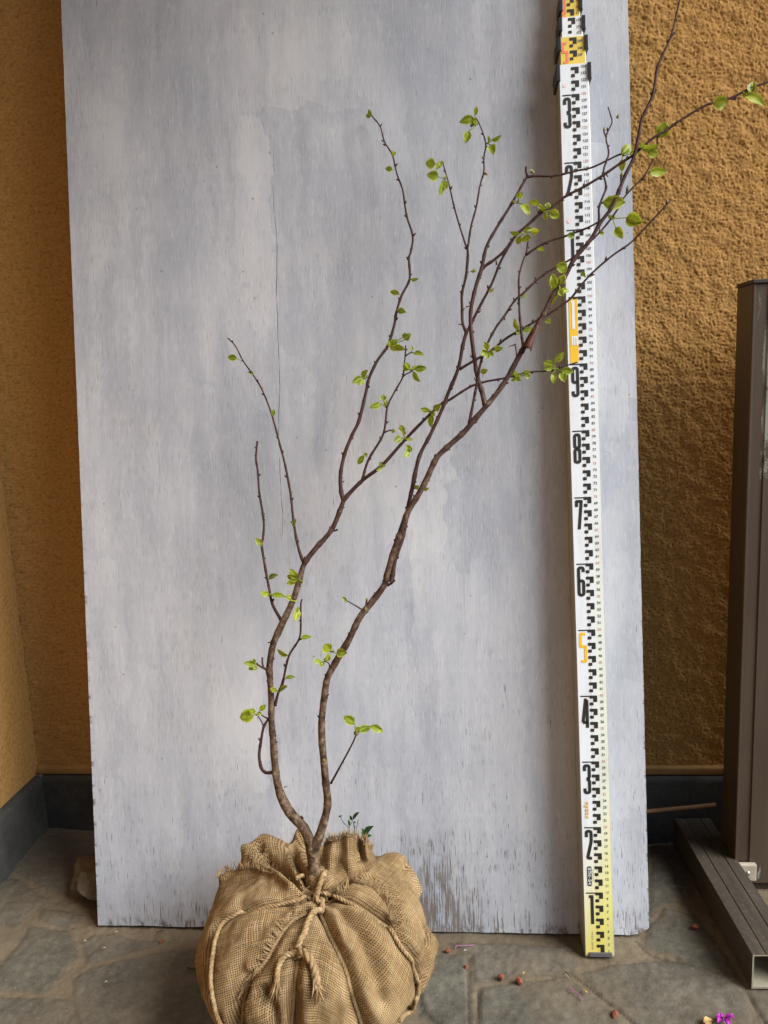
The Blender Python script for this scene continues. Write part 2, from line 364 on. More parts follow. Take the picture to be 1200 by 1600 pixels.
# ------------------------------------------------------------------ ground: one sheet of crazy paving
def seg_dist(P, a, b):
    ab = b-a; t = np.clip(((P-a)@ab)/(ab@ab+1e-12), 0, 1); return np.linalg.norm(P-(a+t[:, None]*ab), axis=1)
def poly_sd(P, poly):
    n = len(poly); d = np.full(len(P), 1e9); ins = np.zeros(len(P), bool)
    for i in range(n):
        a, b = poly[i], poly[(i+1) % n]; d = np.minimum(d, seg_dist(P, a, b))
        c = (a[1] > P[:, 1]) != (b[1] > P[:, 1])
        xx = (b[0]-a[0])*(P[:, 1]-a[1])/(b[1]-a[1]+1e-15)+a[0]; ins ^= c & (P[:, 0] < xx)
    return np.where(ins, d, -d)
xs = np.concatenate([[-60, -20, -6, -2.5, -1.5], np.arange(-1.1, .66, .0035), [.8, 1.2, 2.5, 6, 20, 60]])
ys = np.concatenate([[-60, -20, -6, -2, 0, .4, .6], np.arange(.72, 1.44, .0035), [1.6]])
GX, GY = np.meshgrid(xs, ys); P2 = np.stack([GX.ravel(), GY.ravel()], 1)
stones_px = [   # (outline in picture pixels, tone)
 ([(50,1456),(107,1456),(118,1480),(115,1497),(71,1549),(-60,1546),(-60,1530),(0,1512)], 1.),
 ([(66,1425),(126,1431),(104,1447),(64,1441)], .8), ([(-40,1390),(30,1385),(74,1411),(27,1455),(-40,1445)], .6),
 ([(-60,1562),(113,1562),(118,1680),(-60,1680)], .5), ([(117,1529),(143,1511),(247,1487),(345,1482),(352,1680),(128,1680)], .25),
 ([(146,1458),(256,1470),(240,1478),(140,1501),(128,1470)], .1), ([(40,1320),(150,1325),(150,1400),(85,1400),(20,1372)], .4),
 ([(655,1490),(728,1492),(733,1600),(733,1680),(700,1680),(688,1603),(660,1580),(654,1545)], .15),
 ([(752,1541),(880,1527),(905,1540),(960,1577),(1010,1640),(1020,1690),(745,1690)], .45),
 ([(905,1519),(960,1508),(1080,1500),(1165,1547),(1180,1600),(1240,1690),(1060,1690),(1000,1605),(960,1570)], .3),
 ([(1012,1455),(1040,1420),(1090,1430),(1130,1490),(1150,1530),(1090,1508),(1010,1478)], .7),
 ([(1020,1300),(1060,1300),(1080,1400),(1035,1412),(1018,1430)], .3),
 ([(1172,1546),(1300,1520),(1330,1690),(1250,1690),(1190,1602)], .35),
 ([(690,1470),(880,1478),(905,1506),(880,1518),(745,1532),(738,1490)], .1)]
sd = np.full(len(P2), -1e9); tone = np.zeros(len(P2))
for px, tn in stones_px:
    poly = np.array([flo(*q)[:2] for q in px]); m = (P2[:, 1] > .5) & (P2[:, 1] < 1.6) & (abs(P2[:, 0]) < 1.4)
    d = np.full(len(P2), -1e9); wob = .006*np.array([noise.noise((a*18, b*18, tn*9)) for a, b in P2[m]])
    d[m] = poly_sd(P2[m], poly)+wob; tone = np.where(d > 0, tn, tone); sd = np.maximum(sd, d)
stone = 1/(1+np.exp(-np.clip(sd/.0016, -30, 30)))
nz = bandnoise(len(ys), len(xs), .0035, .012, .05, 3).ravel(); nb = bandnoise(len(ys), len(xs), .0035, .06, .25, 4).ravel()
Z = -.002+.0020*stone+.0004*nz+.0008*nb
seam = np.zeros(len(P2))
for L in ([(655,1545),(664,1578),(690,1604),(705,1640)], [(890,1517),(925,1545),(960,1572),(1000,1605)], [(1164,1544),(1180,1570),(1205,1612)], [(994,1468),(1012,1486),(1045,1500),(1090,1510)], [(732,1495),(733,1540),(733,1640)], [(748,1545),(747,1640)]):
    q = crom([flo(*a)[:2] for a in L], 4)
    for a, b in zip(q[:-1], q[1:]): seam = np.maximum(seam, np.exp(-(seg_dist(P2, a, b)/.0022)**2))
Z -= .0022*seam
_r = np.clip((.1-P2[:, 0])/.4, 0, 1); Z += _r*_r*(3-2*_r)*(.055*np.clip(P2[:, 1]-1.22, 0, .25)+.085*np.clip(-.64-P2[:, 0], 0, .25)*np.clip((P2[:, 1]-.9)/.2, 0, 1))   # the paving rises a little to the wall
dirt = np.zeros(len(P2)); seam = np.maximum(seam, .42*np.exp(-((sd+.0005)/.0018)**2))
def gd(px, py, r, k=1.):
    q = flo(px, py)[:2]; return k*np.exp(-(((P2-q)/r)**2).sum(1))
for q in [(60,1320,.17,1.),(20,1420,.10,.45),(200,1330,.12,.9),(60,1320,.13,1.),(1060,1330,.09,.6),(1120,1450,.06,.35),(330,1510,.06,.4),(700,1450,.05,.35)]: dirt = np.maximum(dirt, gd(*q))  # broad darker patches along the wall, board foot, tube and root ball
for q in [(793,1584,.0045),(708,1565,.003),(938,1551,.003),(790,1519,.002),(1110,1525,.0025),(1135,1535,.003),(930,1558,.002),(870,1504,.0022),(180,1525,.003),(150,1491,.002),(188,1510,.003),(113,1585,.003),(1060,1498,.003),(1090,1496,.003)]: dirt = np.maximum(dirt, gd(*q, 1.0))  # small dark stains
mb = MB(); nx, ny = len(xs), len(ys)
mb.add(np.column_stack([P2, Z-.001]), [(j*nx+i, j*nx+i+1, (j+1)*nx+i+1, (j+1)*nx+i) for j in range(ny-1) for i in range(nx-1)], stone=stone, tone=tone, seam=seam, dirt=dirt)
tag(mb.build('ground', M['floor']), kind='structure')

# ------------------------------------------------------------------ house corner: two stucco walls, slate skirting, unseen slab added for shade
WX, WY, HS = -.8456, 1.418, .133
house = tag(empty('house', (WX, WY, 0)), 'ochre stucco house corner with dark slate skirting behind the white board', 'house')
SG = .0012
def granules(n, sig, dens, seed):
    r = np.random.default_rng(seed); a = (r.random((n, n)) < dens)*r.gamma(2., .5, (n, n)); fx = np.fft.fftfreq(n, 1.)
    k = (fx[:, None]**2+fx[None]**2)*(2*math.pi**2); g = np.exp(-k*sig**2)-.9*np.exp(-k*(sig*3.2)**2); o = np.fft.ifft2(np.fft.fft2(a)*g).real; return o/o.std()
hm = granules(1024, 1.0, .055, 5); hm2 = granules(1024, .75, .22, 6); hb = bandnoise(1024, 1024, SG, .03, .2, 8)
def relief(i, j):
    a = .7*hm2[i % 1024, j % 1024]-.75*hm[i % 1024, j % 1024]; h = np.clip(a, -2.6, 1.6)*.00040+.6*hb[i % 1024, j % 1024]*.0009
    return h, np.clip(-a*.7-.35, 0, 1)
def wallgrid(us, vs, fn, name, amp=1.):
    Ug, Vg = np.meshgrid(us, vs); iu = np.round((Ug+3)/SG).astype(int); iv = np.round((Vg+3)/SG).astype(int)
    hgt, pit = relief(iv, iu); hgt = hgt*amp; m = MB(); a, b = len(us), len(vs)
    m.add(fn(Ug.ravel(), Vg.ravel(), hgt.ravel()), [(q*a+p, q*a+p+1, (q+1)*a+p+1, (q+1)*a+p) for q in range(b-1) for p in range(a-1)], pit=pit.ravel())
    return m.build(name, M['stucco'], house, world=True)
us = np.concatenate([[WX], np.arange(WX+.004, -.50, .0048), np.arange(-.45, .22, .07), np.arange(.25, .575, SG), [.7, .9, 1.3, 2., 3.2]])
vs = np.concatenate([[HS+.016], np.arange(HS+.0184, 1.70, SG), [1.8, 2.0, 2.45]])
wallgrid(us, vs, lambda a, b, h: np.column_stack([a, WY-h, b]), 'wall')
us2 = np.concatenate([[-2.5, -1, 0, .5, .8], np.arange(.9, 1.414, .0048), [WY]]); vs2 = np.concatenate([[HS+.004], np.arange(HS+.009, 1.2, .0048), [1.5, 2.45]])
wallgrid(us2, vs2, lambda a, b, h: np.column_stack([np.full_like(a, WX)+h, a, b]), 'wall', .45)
mb = MB()   # smooth plaster bead above the skirting
mb.box(WX, 3.2, WY-.009, WY+.01, HS+.0005, HS+.0155); mb.build('plaster_bead', plain('smooth_ochre', (.33, .19, .062), .8), house, world=True, bevel=.003)
mb = MB(); nxs = np.concatenate([np.arange(WX+.012, .6, .01), [1.2, 3.2]])
def skirt(a0, fn, name):
    m = MB(); prof = [(.016, -.02), (.015, HS-.012), (.013, HS-.003), (.004, HS), (-.01, HS)]; V = []; n = len(a0)
    for k, (o, z) in enumerate(prof):
        for a in a0: V.append(fn(a, o+.0015*noise.noise((a*14, z*10, k)), z+.001*noise.noise((a*9, 2, k))))
    m.add(V, [(k*n+i, k*n+i+1, (k+1)*n+i+1, (k+1)*n+i) for k in range(len(prof)-1) for i in range(n-1)]); return m.build(name, M['slate'], house, world=True)
skirt(nxs, lambda a, o, z: (a, WY-o, z), 'skirting')
skirt(np.concatenate([[-2.5, -1, 0], np.arange(.6, WY-.012, .01), [WY-.012]]), lambda a, o, z: (WX+o, a, z), 'skirting')
mb = MB(); mb.box(WX-.16, WX-.002, -2.5, WY, 0, 2.45); mb.build('wall', M['stucco'], house, smooth=False, world=True)
mb = MB(); mb.box(WX-.1, .9, .12, WY+.1, 2.45, 2.52); mb.build('shade_slab', M['slab'], house, world=True)  # roof slab out of view, added to keep sky light off the corner

# ------------------------------------------------------------------ leaning board
bm_ = Matrix(((1, 0, 0, BL[0]), (0, math.cos(TH), math.sin(TH), BL[1]), (0, -math.sin(TH), math.cos(TH), .0), (0, 0, 0, 1)))
mb = MB(); T = .012; nx, nz = 60, 120
Vb = []; uvs = []
def ragged(u, v):   # slightly worn outline
    r = .0007*noise.noise((u*40, v*40, 1)); return r
gu = np.linspace(0, BW, nx+1); gv = np.linspace(.002, BH, nz+1)
for v in gv:
    for u in gu:
        e = (u in (0, BW)); uu = u+(ragged(u, v) if e else 0)
        vv = v+(abs(.003*noise.noise((u*60, 3, 1)))+(.012*max(0, (u-BW+.03)/.03)**2) if v == gv[0] else 0)
        Vb.append((uu, 0, vv)); uvs.append((u, v))
nfront = len(Vb); Vb += [(a, T, c+(.0018 if abs(c) < .03 else 0)) for a, b, c in Vb]; uvs += uvs[:]
fs = []
I = lambda i, j: j*(nx+1)+i
for j in range(nz):
    for i in range(nx):
        fs.append((I(i, j), I(i+1, j), I(i+1, j+1), I(i, j+1))); fs.append(tuple(nfront+q for q in (I(i, j), I(i, j+1), I(i+1, j+1), I(i+1, j))))
for i in range(nx):
    fs.append((I(i, 0), nfront+I(i, 0), nfront+I(i+1, 0), I(i+1, 0))); fs.append((I(i, nz), I(i+1, nz), nfront+I(i+1, nz), nfront+I(i, nz)))
for j in range(nz):
    fs.append((I(0, j), I(0, j+1), nfront+I(0, j+1), nfront+I(0, j))); fs.append((I(nx, j), nfront+I(nx, j), nfront+I(nx, j+1), I(nx, j+1)))
mb.add(Vb, fs); mb.uv = uvs
board = mb.build('plywood_board', M['board'], smooth=False); board.matrix_world = bm_
tag(board, 'tall weathered plywood board painted whitish grey, leaning on the ochre wall', 'board')

# ------------------------------------------------------------------ levelling staff
STH = 8.5107*D2R; SO = (.1952, 1.0994, 0)
smx = Matrix(((math.cos(.0038), 0, 0, SO[0]), (0, math.cos(STH), math.sin(STH), SO[1]), (0, -math.sin(STH), math.cos(STH), 0), (0, 0, 0, 1)))
smx = Matrix.Translation(SO) @ Matrix.Rotation(-STH, 4, 'X') @ Matrix.Rotation(-.0038, 4, 'Y')
staff = tag(empty('leveling_staff', mat=smx), 'white telescopic measuring staff with black and yellow scale leaning on the board', 'measuring staff')
XL, XR, DT = -.0181, .0262, .042
def section(name, x0, x1, y0, y1, z0, z1, fmat, lip=.0012):
    m = MB(); m.box(x0, x1, y0+.0006, y1, z0, z1)
    tt = math.tan(STH)
    if z0 <= 0: m.v = [(a, b, c+b*tt if c <= 0 else c) for a, b, c in m.v]
    o = m.build(name, M['alu'], staff, smooth=False, bevel=.0015)
    m = MB(); m.box(x0+lip, x1-lip, y0-.0002, y0+.0012, max(z0, .004), z1-.0005); f = m.build('face_panel', fmat, o, smooth=False)
    return o
sec1 = section('tube_section', XL, XR, 0, DT, 0, 1.345, M['face'])
sec2 = section('tube_section', XL+.003, XR-.003, .003, DT-.003, 1.3455, 1.387, M['yellow'])
sec3 = section('tube_section', XL+.006, XR-.0055, .006, DT-.006, 1.3875, 1.418, M['white'])
sec4 = section('tube_section', XL+.008, XR-.0085, .009, DT-.009, 1.4185, 1.53, M['yellow'])
def collar(x0, x1, y0, y1, z0, z1):
    m = MB(); t = .0035
    m.box(x0-t, x0+.0022, y0-.0028, y1+t, z0, z1); m.box(x1-.0022, x1+t, y0-.0028, y1+t, z0, z1); m.box(x0+.0022, x1-.0022, y1, y1+t, z0, z1)
    for k in range(3): m.box(x1+t-.0005, x1+t+.0006, y0-.002+k*.003, y0-.0005+k*.003, z0+.001, z1-.001)
    m.build('collar', M['plastic'], staff, smooth=False, bevel=.0012)
collar(XL, XR, 0, DT, 1.320, 1.3445); collar(XL+.003, XR-.003, .003, DT-.003, 1.366, 1.3868); collar(XL+.006, XR-.0055, .006, DT-.006, 1.397, 1.4175); collar(XL+.008, XR-.0085, .009, DT-.009, 1.428, 1.448)
mb = MB(); mb.box(-.0122, .0222, -.0022, .002, .0015, .0082); mb.build('foot_plate', M['foot'], staff, smooth=False, bevel=.0008)
CM = .01
class Print(MB):
    def __init__(s, y=0.): super().__init__(); s.y = -.0006+y
    def rect(s, x0, x1, z0, z1): s.poly([(x0, z0), (x1, z0), (x1, z1), (x0, z1)])
    def poly(s, pts): s.add([(a*CM, s.y, b*CM) for a, b in pts], [tuple(range(len(pts)))])
    def ribbon(s, pts, wdt, closed=False):
        P = [np.array(p, float) for p in pts]; n = len(P); Ls, Rs = [], []
        for i in range(n):
            a = P[i-1] if (closed or i > 0) else None; b = P[(i+1) % n] if (closed or i < n-1) else None
            d1 = (P[i]-a)/np.linalg.norm(P[i]-a) if a is not None else None; d2 = (b-P[i])/np.linalg.norm(b-P[i]) if b is not None else None
            d1 = d2 if d1 is None else d1; d2 = d1 if d2 is None else d2
            n1 = np.array([-d1[1], d1[0]]); n2 = np.array([-d2[1], d2[0]]); m = n1+n2; k = m@n1
            m = m/max(k, .35); Ls.append(P[i]+m*wdt/2); Rs.append(P[i]-m*wdt/2)
        V = [(q[0]*CM, s.y, q[1]*CM) for q in Ls+Rs]; fs = [(i, n+i, n+(i+1) % n, (i+1) % n) for i in range(n if closed else n-1)]
        s.add(V, fs)
def rnd(pts, r, closed=False):   # round the corners of a path
    P = [np.array(p, float) for p in pts]; n = len(P); out = []
    for i in range(n):
        if not closed and i in (0, n-1): out.append(P[i]); continue
        a, b, c = P[i-1], P[i], P[(i+1) % n]; rr = min(r, .45*np.linalg.norm(a-b), .45*np.linalg.norm(c-b))
        p, q = b+(a-b)/np.linalg.norm(a-b)*rr, b+(c-b)/np.linalg.norm(c-b)*rr
        for t in (0, .33, .67, 1): out.append((1-t)**2*p+2*t*(1-t)*b+t*t*q)
    return out
DIG = {'1': ([[(0,1),(.75,1),(.75,-.02)]], 0), '2': ([[(0,.78),(0,1),(1,1),(1,.62),(.12,0),(1.05,0)]], .3), '3': ([[(0,.80),(0,1),(1,1),(1,.56),(.45,.50)],[(.45,.50),(1,.46),(1,0),(0,0),(0,.16)]], .3),
       '4': ([[(.93,-.03),(.93,1)],[(.93,1),(.66,1),(.02,.17)],[(-.02,.17),(1.2,.17)]], 0), '5': ([[(1,1),(0,1),(0,.54),(1,.54),(1,0),(.05,0)]], .1), '6': ([[(1,.84),(1,1),(0,1),(0,0),(1,0),(1,.52),(0,.52)]], .35),
       '7': ([[(0,.80),(0,1),(1,1),(.42,-.02)]], .06), '8': ([[(0,.54),(0,1),(1,1),(1,.54)],[(0,.46),(0,0),(1,0),(1,.46)]], .35), '9': ([[(0,.16),(0,0),(1,0),(1,1),(0,1),(0,.48),(1,.48)]], .35)}
def digit(p, ch, x0, x1, z0, z1, wd):
    if ch == '8':
        for a, b in ((z0, (z0+z1)/2+wd*.25), ((z0+z1)/2-wd*.25, z1)):
            p.ribbon(rnd([(x0+wd/2, a+wd/2), (x1-wd/2, a+wd/2), (x1-wd/2, b-wd/2), (x0+wd/2, b-wd/2)], .32, True), wd, True)
        return
    paths, r = DIG[ch]
    for q in paths:
        pts = [(x0+wd/2+(x1-x0-wd)*a, z0+wd/2+(z1-z0-wd)*b) for a, b in q]
        p.ribbon(rnd(pts, r) if r else pts, wd)
_gl = {}
def glyph(ch):
    if ch not in _gl:
        c = bpy.data.curves.new('glyph', 'FONT'); c.body = ch; c.size = 1; c.resolution_u = 2
        o = bpy.data.objects.new('glyph', c); COL.objects.link(o); dg = bpy.context.evaluated_depsgraph_get()
        me = bpy.data.meshes.new_from_object(o.evaluated_get(dg)); v = np.array([x.co[:2] for x in me.vertices]) if len(me.vertices) else np.zeros((0, 2))
        _gl[ch] = (v, [tuple(f.vertices) for f in me.polygons]); bpy.data.objects.remove(o); bpy.data.curves.remove(c); bpy.data.meshes.remove(me)
    return _gl[ch]
def text(p, st, cx, cz, hgt, adv, wid, cw=False, bold=0):   # condensed block text, centred; cw turns it a quarter clockwise
    n = len(st)
    for i, ch in enumerate(st):
        v, f = glyph(ch)
        if not len(v): continue
        lo, hi = v.min(0), v.max(0); k = hgt/.72
        w_ = (hi[0]-lo[0])*k; sx = min(1.6, wid/max(w_, 1e-6)) if ch not in '1-ilI' else .9
        a = (v[:, 0]-(lo[0]+hi[0])/2)*k*sx+(i-(n-1)/2)*adv; b = v[:, 1]*k-hgt/2
        for db in ((0, 0), (bold, 0), (0, bold)) if bold else ((0, 0),):
            A, B = a+db[0], b+db[1]
            X, Zz = (cx+B, cz-A) if cw else (cx+A, cz+B)
            p.add([(x*CM, p.y-.00002*i, z*CM) for x, z in zip(X, Zz)], f)
blk, num, redn, gry = Print(), Print(), Print(), Print()
for k in range(0, 134, 2):     # cadastral pattern: one step every two centimetres
    t = k+2
    if k == 0: blk.rect(0, .55, 1.55, 2.0); blk.rect(.55, 1.13, .84, 2.0); continue
    blk.rect(0, .55, t-.45, t); blk.rect(.55, 1.13, t-.97, t); blk.rect(0, .55, t-1.5, t-1.04)
for k in range(10, 131, 10): blk.rect(-1.36, 0, k-.2, k-.02)
sec_y = 0
for k in range(1, 135):
    q = Print() if k % 5 == 0 else num
    text(q, str(k), 1.78, k+.02, .42, .27, .23, bold=.02)
    if k % 5 == 0: q.build('red_numeral', M['red'], sec1, smooth=False)
gry.rect(.25, .29, .85, 134)
for i, k in enumerate(range(10, 131, 10)):
    ch = {10: '1', 20: '2', 30: '3', 40: '4', 60: '6', 70: '7', 80: '8', 90: '9', 110: '1', 120: '2', 130: '3'}.get(k)
    if ch:
        q = Print(); digit(q, ch, -1.3+(.1 if ch == '1' else 0), -.14, k-5.0, k-.42, .46); q.build('large_numeral', M['black'], sec1, smooth=False)
blk.build('scale_marks', M['black'], sec1, smooth=False); num.build('small_numerals', M['grey'], sec1, smooth=False)
gry.v = [(a, b+.0002, c) for a, b, c in gry.v]; gry.build('centre_line', plain('pale_line', (.66, .54, .40)), sec1, smooth=False)
org = Print(); digit(org, '5', -1.28, -.14, 45.0, 49.55, .42); org.build('large_numeral', M['orange'], sec1, smooth=False)
org = Print(); text(org, 'myzox', -.78, 22.55, .72, .52, .44, True, .04); org.build('lettering', M['orange'], sec1, smooth=False)
org = Print(); org.rect(-1.36, -.1, 90.1, 99.7); org.build('metre_panel', M['orange'], sec1, smooth=False)
wht = Print(-.0003); digit(wht, '1', -1.22, -.44, 95.05, 99.45, .42)
wht.rect(-1.1, -.84, 92.75, 94.0); wht.rect(-.74, -.52, 92.75, 94.0); wht.rect(-.42, -.16, 92.75, 94.0); wht.rect(-.84, -.42, 93.85, 94.12); wht.rect(-1.02, -.84, 93.99, 94.12); wht.rect(-.42, -.24, 93.99, 94.12)
wht.v = [(a, b-.00001*(i//4), c) for i, (a, b, c) in enumerate(wht.v)]
pill = Print(); pill.poly(rnd([(-1.12, 10.95), (-.45, 10.95), (-.45, 14.0), (-1.12, 14.0)], .33, True)); pill.build('name_plate', M['black'], sec1, smooth=False)
wht.build('metre_mark', M['white'], sec1, smooth=False); wht = Print(-.0003); text(wht, 'BTN-54', -.785, 12.5, .46, .44, .38, True, .05); wht.build('plate_lettering', M['white'], sec1, smooth=False)
tiny = Print(); text(tiny, 'MYZOX', -.62, 3.3, .26, .27, .22, True); tiny.build('maker_text', M['grey'], sec1, smooth=False); tiny = Print(); text(tiny, 'JAPAN', -.62, 1.85, .26, .25, .21, True)
tiny.build('maker_text', M['grey'], sec1, smooth=False); tiny = Print()
for a, b in ((-.22, 13.4), (-.24, 13.05), (-.2, 12.8), (-.26, 12.5), (-.22, 12.2), (-.24, 11.85)): tiny.ribbon([(a-.07, b+.1), (a+.05, b+.02), (a-.02, b-.12)], .05)
tiny.build('small_print', M['grey'], sec1, smooth=False)
for z in (111.25, 131.35): dots = Print(); dots.poly([(-.98+.28*math.cos(a), z+.28*math.sin(a)) for a in np.arange(16)*math.pi/8]); dots.build('pink_dot', M['pinkdot'], sec1, smooth=False)
def upper(sec, y, z0, z1, nums, x, bigcol):
    p, q, b = Print(y), Print(y), Print(y)
    for k, zt in enumerate(np.arange(z1-.15, z0, -1.9)):
        for r in ((0, .5, zt-.42, zt), (.5, 1.05, zt-.95, zt), (0, .5, zt-1.42, zt-1.0)):
            if r[2] > z0 and r[3] < z1+.05: p.rect(r[0]+x, r[1]+x, r[2], r[3])
    for zc, t in nums: text(q, t, x+1.52, zc, .4, .24, .2, bold=.02)
    p.build('scale_marks', M['black'], sec, smooth=False); q.build('small_numerals', M['grey'], sec, smooth=False)
    if bigcol == 5: digit(b, '5', -1.25, -.25, 134.75, 137.9, .36)
    elif bigcol == 1: b.rect(-.95, -.35, 142.3, 146); b.rect(-.95, -.35, 141.9, 142.1)
    if b.v: b.build('orange_marks', M['salmon'], sec, smooth=False)
upper(sec2, .003, 134.6, 138.65, [(137.95, '249'), (136.9, '248'), (135.9, '247')], -.05, 5)
upper(sec3, .006, 138.8, 141.75, [(141.2, '174'), (140.2, '173'), (139.3, '172')], -.12, 0)
upper(sec4, .009, 141.9, 147.0, [(144.4, '13'), (143.3, '12'), (142.4, '11')], -.2, 1)

# ------------------------------------------------------------------ sapling
trunk_px = (492, 1375); TB = brd(*trunk_px, .2)
sap = tag(empty('tree_sapling', (TB[0], TB[1]-.01, 0)), 'bare budding tree sapling with burlap wrapped root ball standing before the board', 'tree')
bark = MB(); NODES = []   # (px, py, d, radius)
def nearest(px, py):
    A = np.array(NODES); i = np.argmin((A[:, 0]-px)**2+(A[:, 1]-py)**2); return A[i]
def branch(pts, w0, w1, d0=None, d1=None, sides=8, flare=1.25, stub=False):
    """pts in picture pixels, w = width in pixels, d = distance in front of the board's face"""
    P = crom(pts, 5); s = np.r_[0, np.cumsum(np.linalg.norm(np.diff(P, axis=0), axis=1))]; s /= s[-1]
    if d0 is None: d0 = nearest(*pts[0])[2]
    if d1 is None: d1 = d0
    d = d0+(d1-d0)*s; W = np.array([np.interp(s, np.linspace(0, 1, len(w)), w) for w in [w0]])[0] if hasattr(w0, '__len__') else w0+(w1-w0)*s
    X = np.array([brd(a, b, c) for (a, b), c in zip(P, d)]); dep = prj(X)[:, 2]; R = W*np.where(W > 9, .79, .82)*.5*dep/F
    L = np.r_[0, np.cumsum(np.linalg.norm(np.diff(X, axis=0), axis=1))]
    # knobbly nodes and slight irregularity
    ph = random.random()*50
    R = R*np.array([1+.10*noise.noise((l*55, ph, 0))+.14*max(0, noise.noise((l*26, ph, 7)))**1 for l in L])
    if len(X) > 25:
        step_ = .028; m_ = (L+ph*.01) % step_; k_ = np.minimum(m_, step_-m_); R = R*(1+np.where(R > .004, .12, .26)*np.exp(-(k_/.0028)**2))
    if len(X) > 25:
        T3 = np.gradient(X, axis=0); nxt = .03; sgn = 1
        for i in range(2, len(X)-1):
            if L[i] > nxt and R[i] < .0048:
                t_ = T3[i]/np.linalg.norm(T3[i]); sd_ = np.cross(t_, BN)*sgn+BN*random.uniform(-.5, .7); sd_ -= t_*(sd_@t_); sd_ /= np.linalg.norm(sd_); sgn = -sgn; nxt = L[i]+random.uniform(.018, .042)
                a_ = X[i]+sd_*R[i]*.7; k3 = random.uniform(.7, 1.3); e_ = sd_*.0026*k3+t_*.0030*k3
                tube(bark, [a_-e_*.2, a_+e_*.35, a_+e_*.7, a_+e_], np.array([.0010, .0013, .0009, .0002])*k3, 6, thick=R[i]*.8, along=0., wrap=0.)
    if flare: R = R*(1+(flare-1)*np.exp(-L/(R[0]*2.2)))
    wrapv = np.tile(np.sin(np.arange(sides)*2*math.pi/sides)*.8, len(X))
    b0 = len(bark.v); tube(bark, X, R, sides, thick=R, along=L+ph)
    wl = bark.at.setdefault('wrap', [0.0]*b0); wl.extend([0.0]*(b0-len(wl))); wl.extend(wrapv)
    for (a, b), c, r in zip(P, d, R): NODES.append((a, b, c, r))
branch([(493,1392),(491,1370),(490,1345),(487,1325),(483,1310)], [27,26,24,25,17], 0, .2, .198, 14, 0)
branch([(489,1335),(483,1313),(478,1300),(470,1288),(452,1268),(438,1240),(431,1208),(427,1160),(424,1125),(424,1100),(422,1060),(421,1043),(426,1010),(436,985),(448,960),(459,935),(468,905),(476,880),(495,855),(518,828),(533,793),(537,781)], [21,20,19,15,13.5,12.5,12,13,12.5,12,11,10,9,8], 0, .2, .125, 12, 0)
branch([(488,1338),(494,1318),(500,1304),(509,1273),(512,1252),(509,1224),(506,1190),(503,1157),(503,1122),(508,1080),(504,1100) if 0 else (510,1066),(515,1052),(530,1025),(545,1000),(562,965),(580,942),(600,915),(605,897),(611,875),(622,842),(626,831),(637,801),(653,774),(666,750),(682,716),(702,696),(725,675),(742,655),(760,634),(778,612),(794,588),(808,562),(818,544),(838,510),(850,490),(860,468),(872,448),(884,430),(897,405),(913,387),(926,369),(938,348),(954,327),(965,303),(976,276),(990,246),(998,212),(1003,186),(1020,148),(1028,104),(1048,58),(1056,26),(1062,0),(1070,-40)],
       [22,16,15,14,13.5,13,13,12.5,12.5,12,11.5,11,11,10.5,10,9.5,10,9,8.5,8,7,6.5,6.5,6,5.5,5,4,3.5,3], 0, .2, .135, 12, 0)
branch([(537,783),(533,768),(532,743),(538,711),(550,680),(561,657),(572,612),(577,590),(590,563),(606,540),(616,508),(619,490),(627,463),(640,436),(639,404),(642,393),(645,369),(637,343),(633,323),(629,296),(620,271),(613,242),(601,222),(594,198),(581,181)], 7.5, 2.2, None, .012)
branch([(536,783),(545,772),(567,750),(597,727),(633,687),(668,651),(691,630),(702,625),(725,610),(740,602),(760,596),(788,591),(808,586),(830,581),(864,579),(880,573),(902,566)], 7.5, 2.2, None, .10)
branch([(566,750),(576,718),(599,678),(605,637),(615,615),(629,590),(631,574),(633,558),(634,540)], 5, 2.4, None, .06)
branch([(628,590),(634,585),(642,581)], 3, 2); branch([(600,676),(607,673),(613,672)], 3, 2.2); branch([(634,556),(640,552),(645,550)], 2.5, 2)
branch([(475,882),(466,855),(459,817),(454,772),(446,729),(437,693),(424,646),(410,610),(397,588),(380,564),(368,541),(357,529)], 5.5, 2, None, .05)
branch([(441,972),(426,945),(421,922),(415,890),(409,852),(411,840),(412,813),(405,768),(403,738),(400,716),(402,690)], 5.5, 3.4, None, .06)
branch([(430,1103),(434,1085),(442,1065),(451,1026),(467,999),(470,977),(470,945),(472,936)], 5, 3, None, .17)
branch([(431,1208),(426,1207),(415,1207),(408,1199),(405,1180),(408,1157),(412,1136),(420,1122),(425,1111)], 6.5, 4, None, .17)
branch([(412,1137),(409,1128),(403,1119)], 2.6, 2); branch([(419,1123),(413,1120),(407,1116)], 3, 2.4)
branch([(418,1047),(410,1043),(400,1037)], 4.5, 3, None, .18); branch([(412,1044),(410,1036),(410,1027)], 3.6, 3.4)
# right leader's limbs
branch([(610,910),(613,902),(618,872),(628,843),(635,812),(637,795),(644,763),(655,714),(673,678),(691,639),(700,615),(716,576),(723,540),(729,518)], 8.5, 6.5, None, .125)
branch([(729,520),(723,505),(722,480),(722,458),(728,432),(731,400),(730,386)], 5.5, 4.6, None, .10)
branch([(730,388),(726,378),(716,346),(709,320),(702,290),(697,272),(692,255)], 3.4, 2.2, None, .08)
branch([(730,388),(732,380),(736,354),(744,324),(750,290),(756,268),(756,246),(759,226),(754,206),(746,188),(742,183)], 3.8, 2.2, None, .09)
branch([(728,522),(736,506),(748,482),(768,444),(780,414),(790,394),(800,378),(806,367)], 5.5, 4, None, .12)
branch([(758,633),(753,612),(748,596),(743,572),(738,536),(735,500),(737,476),(744,446),(753,418),(760,386),(776,356),(796,324),(812,296),(824,275)], 8.5, 4.6, None, .12)
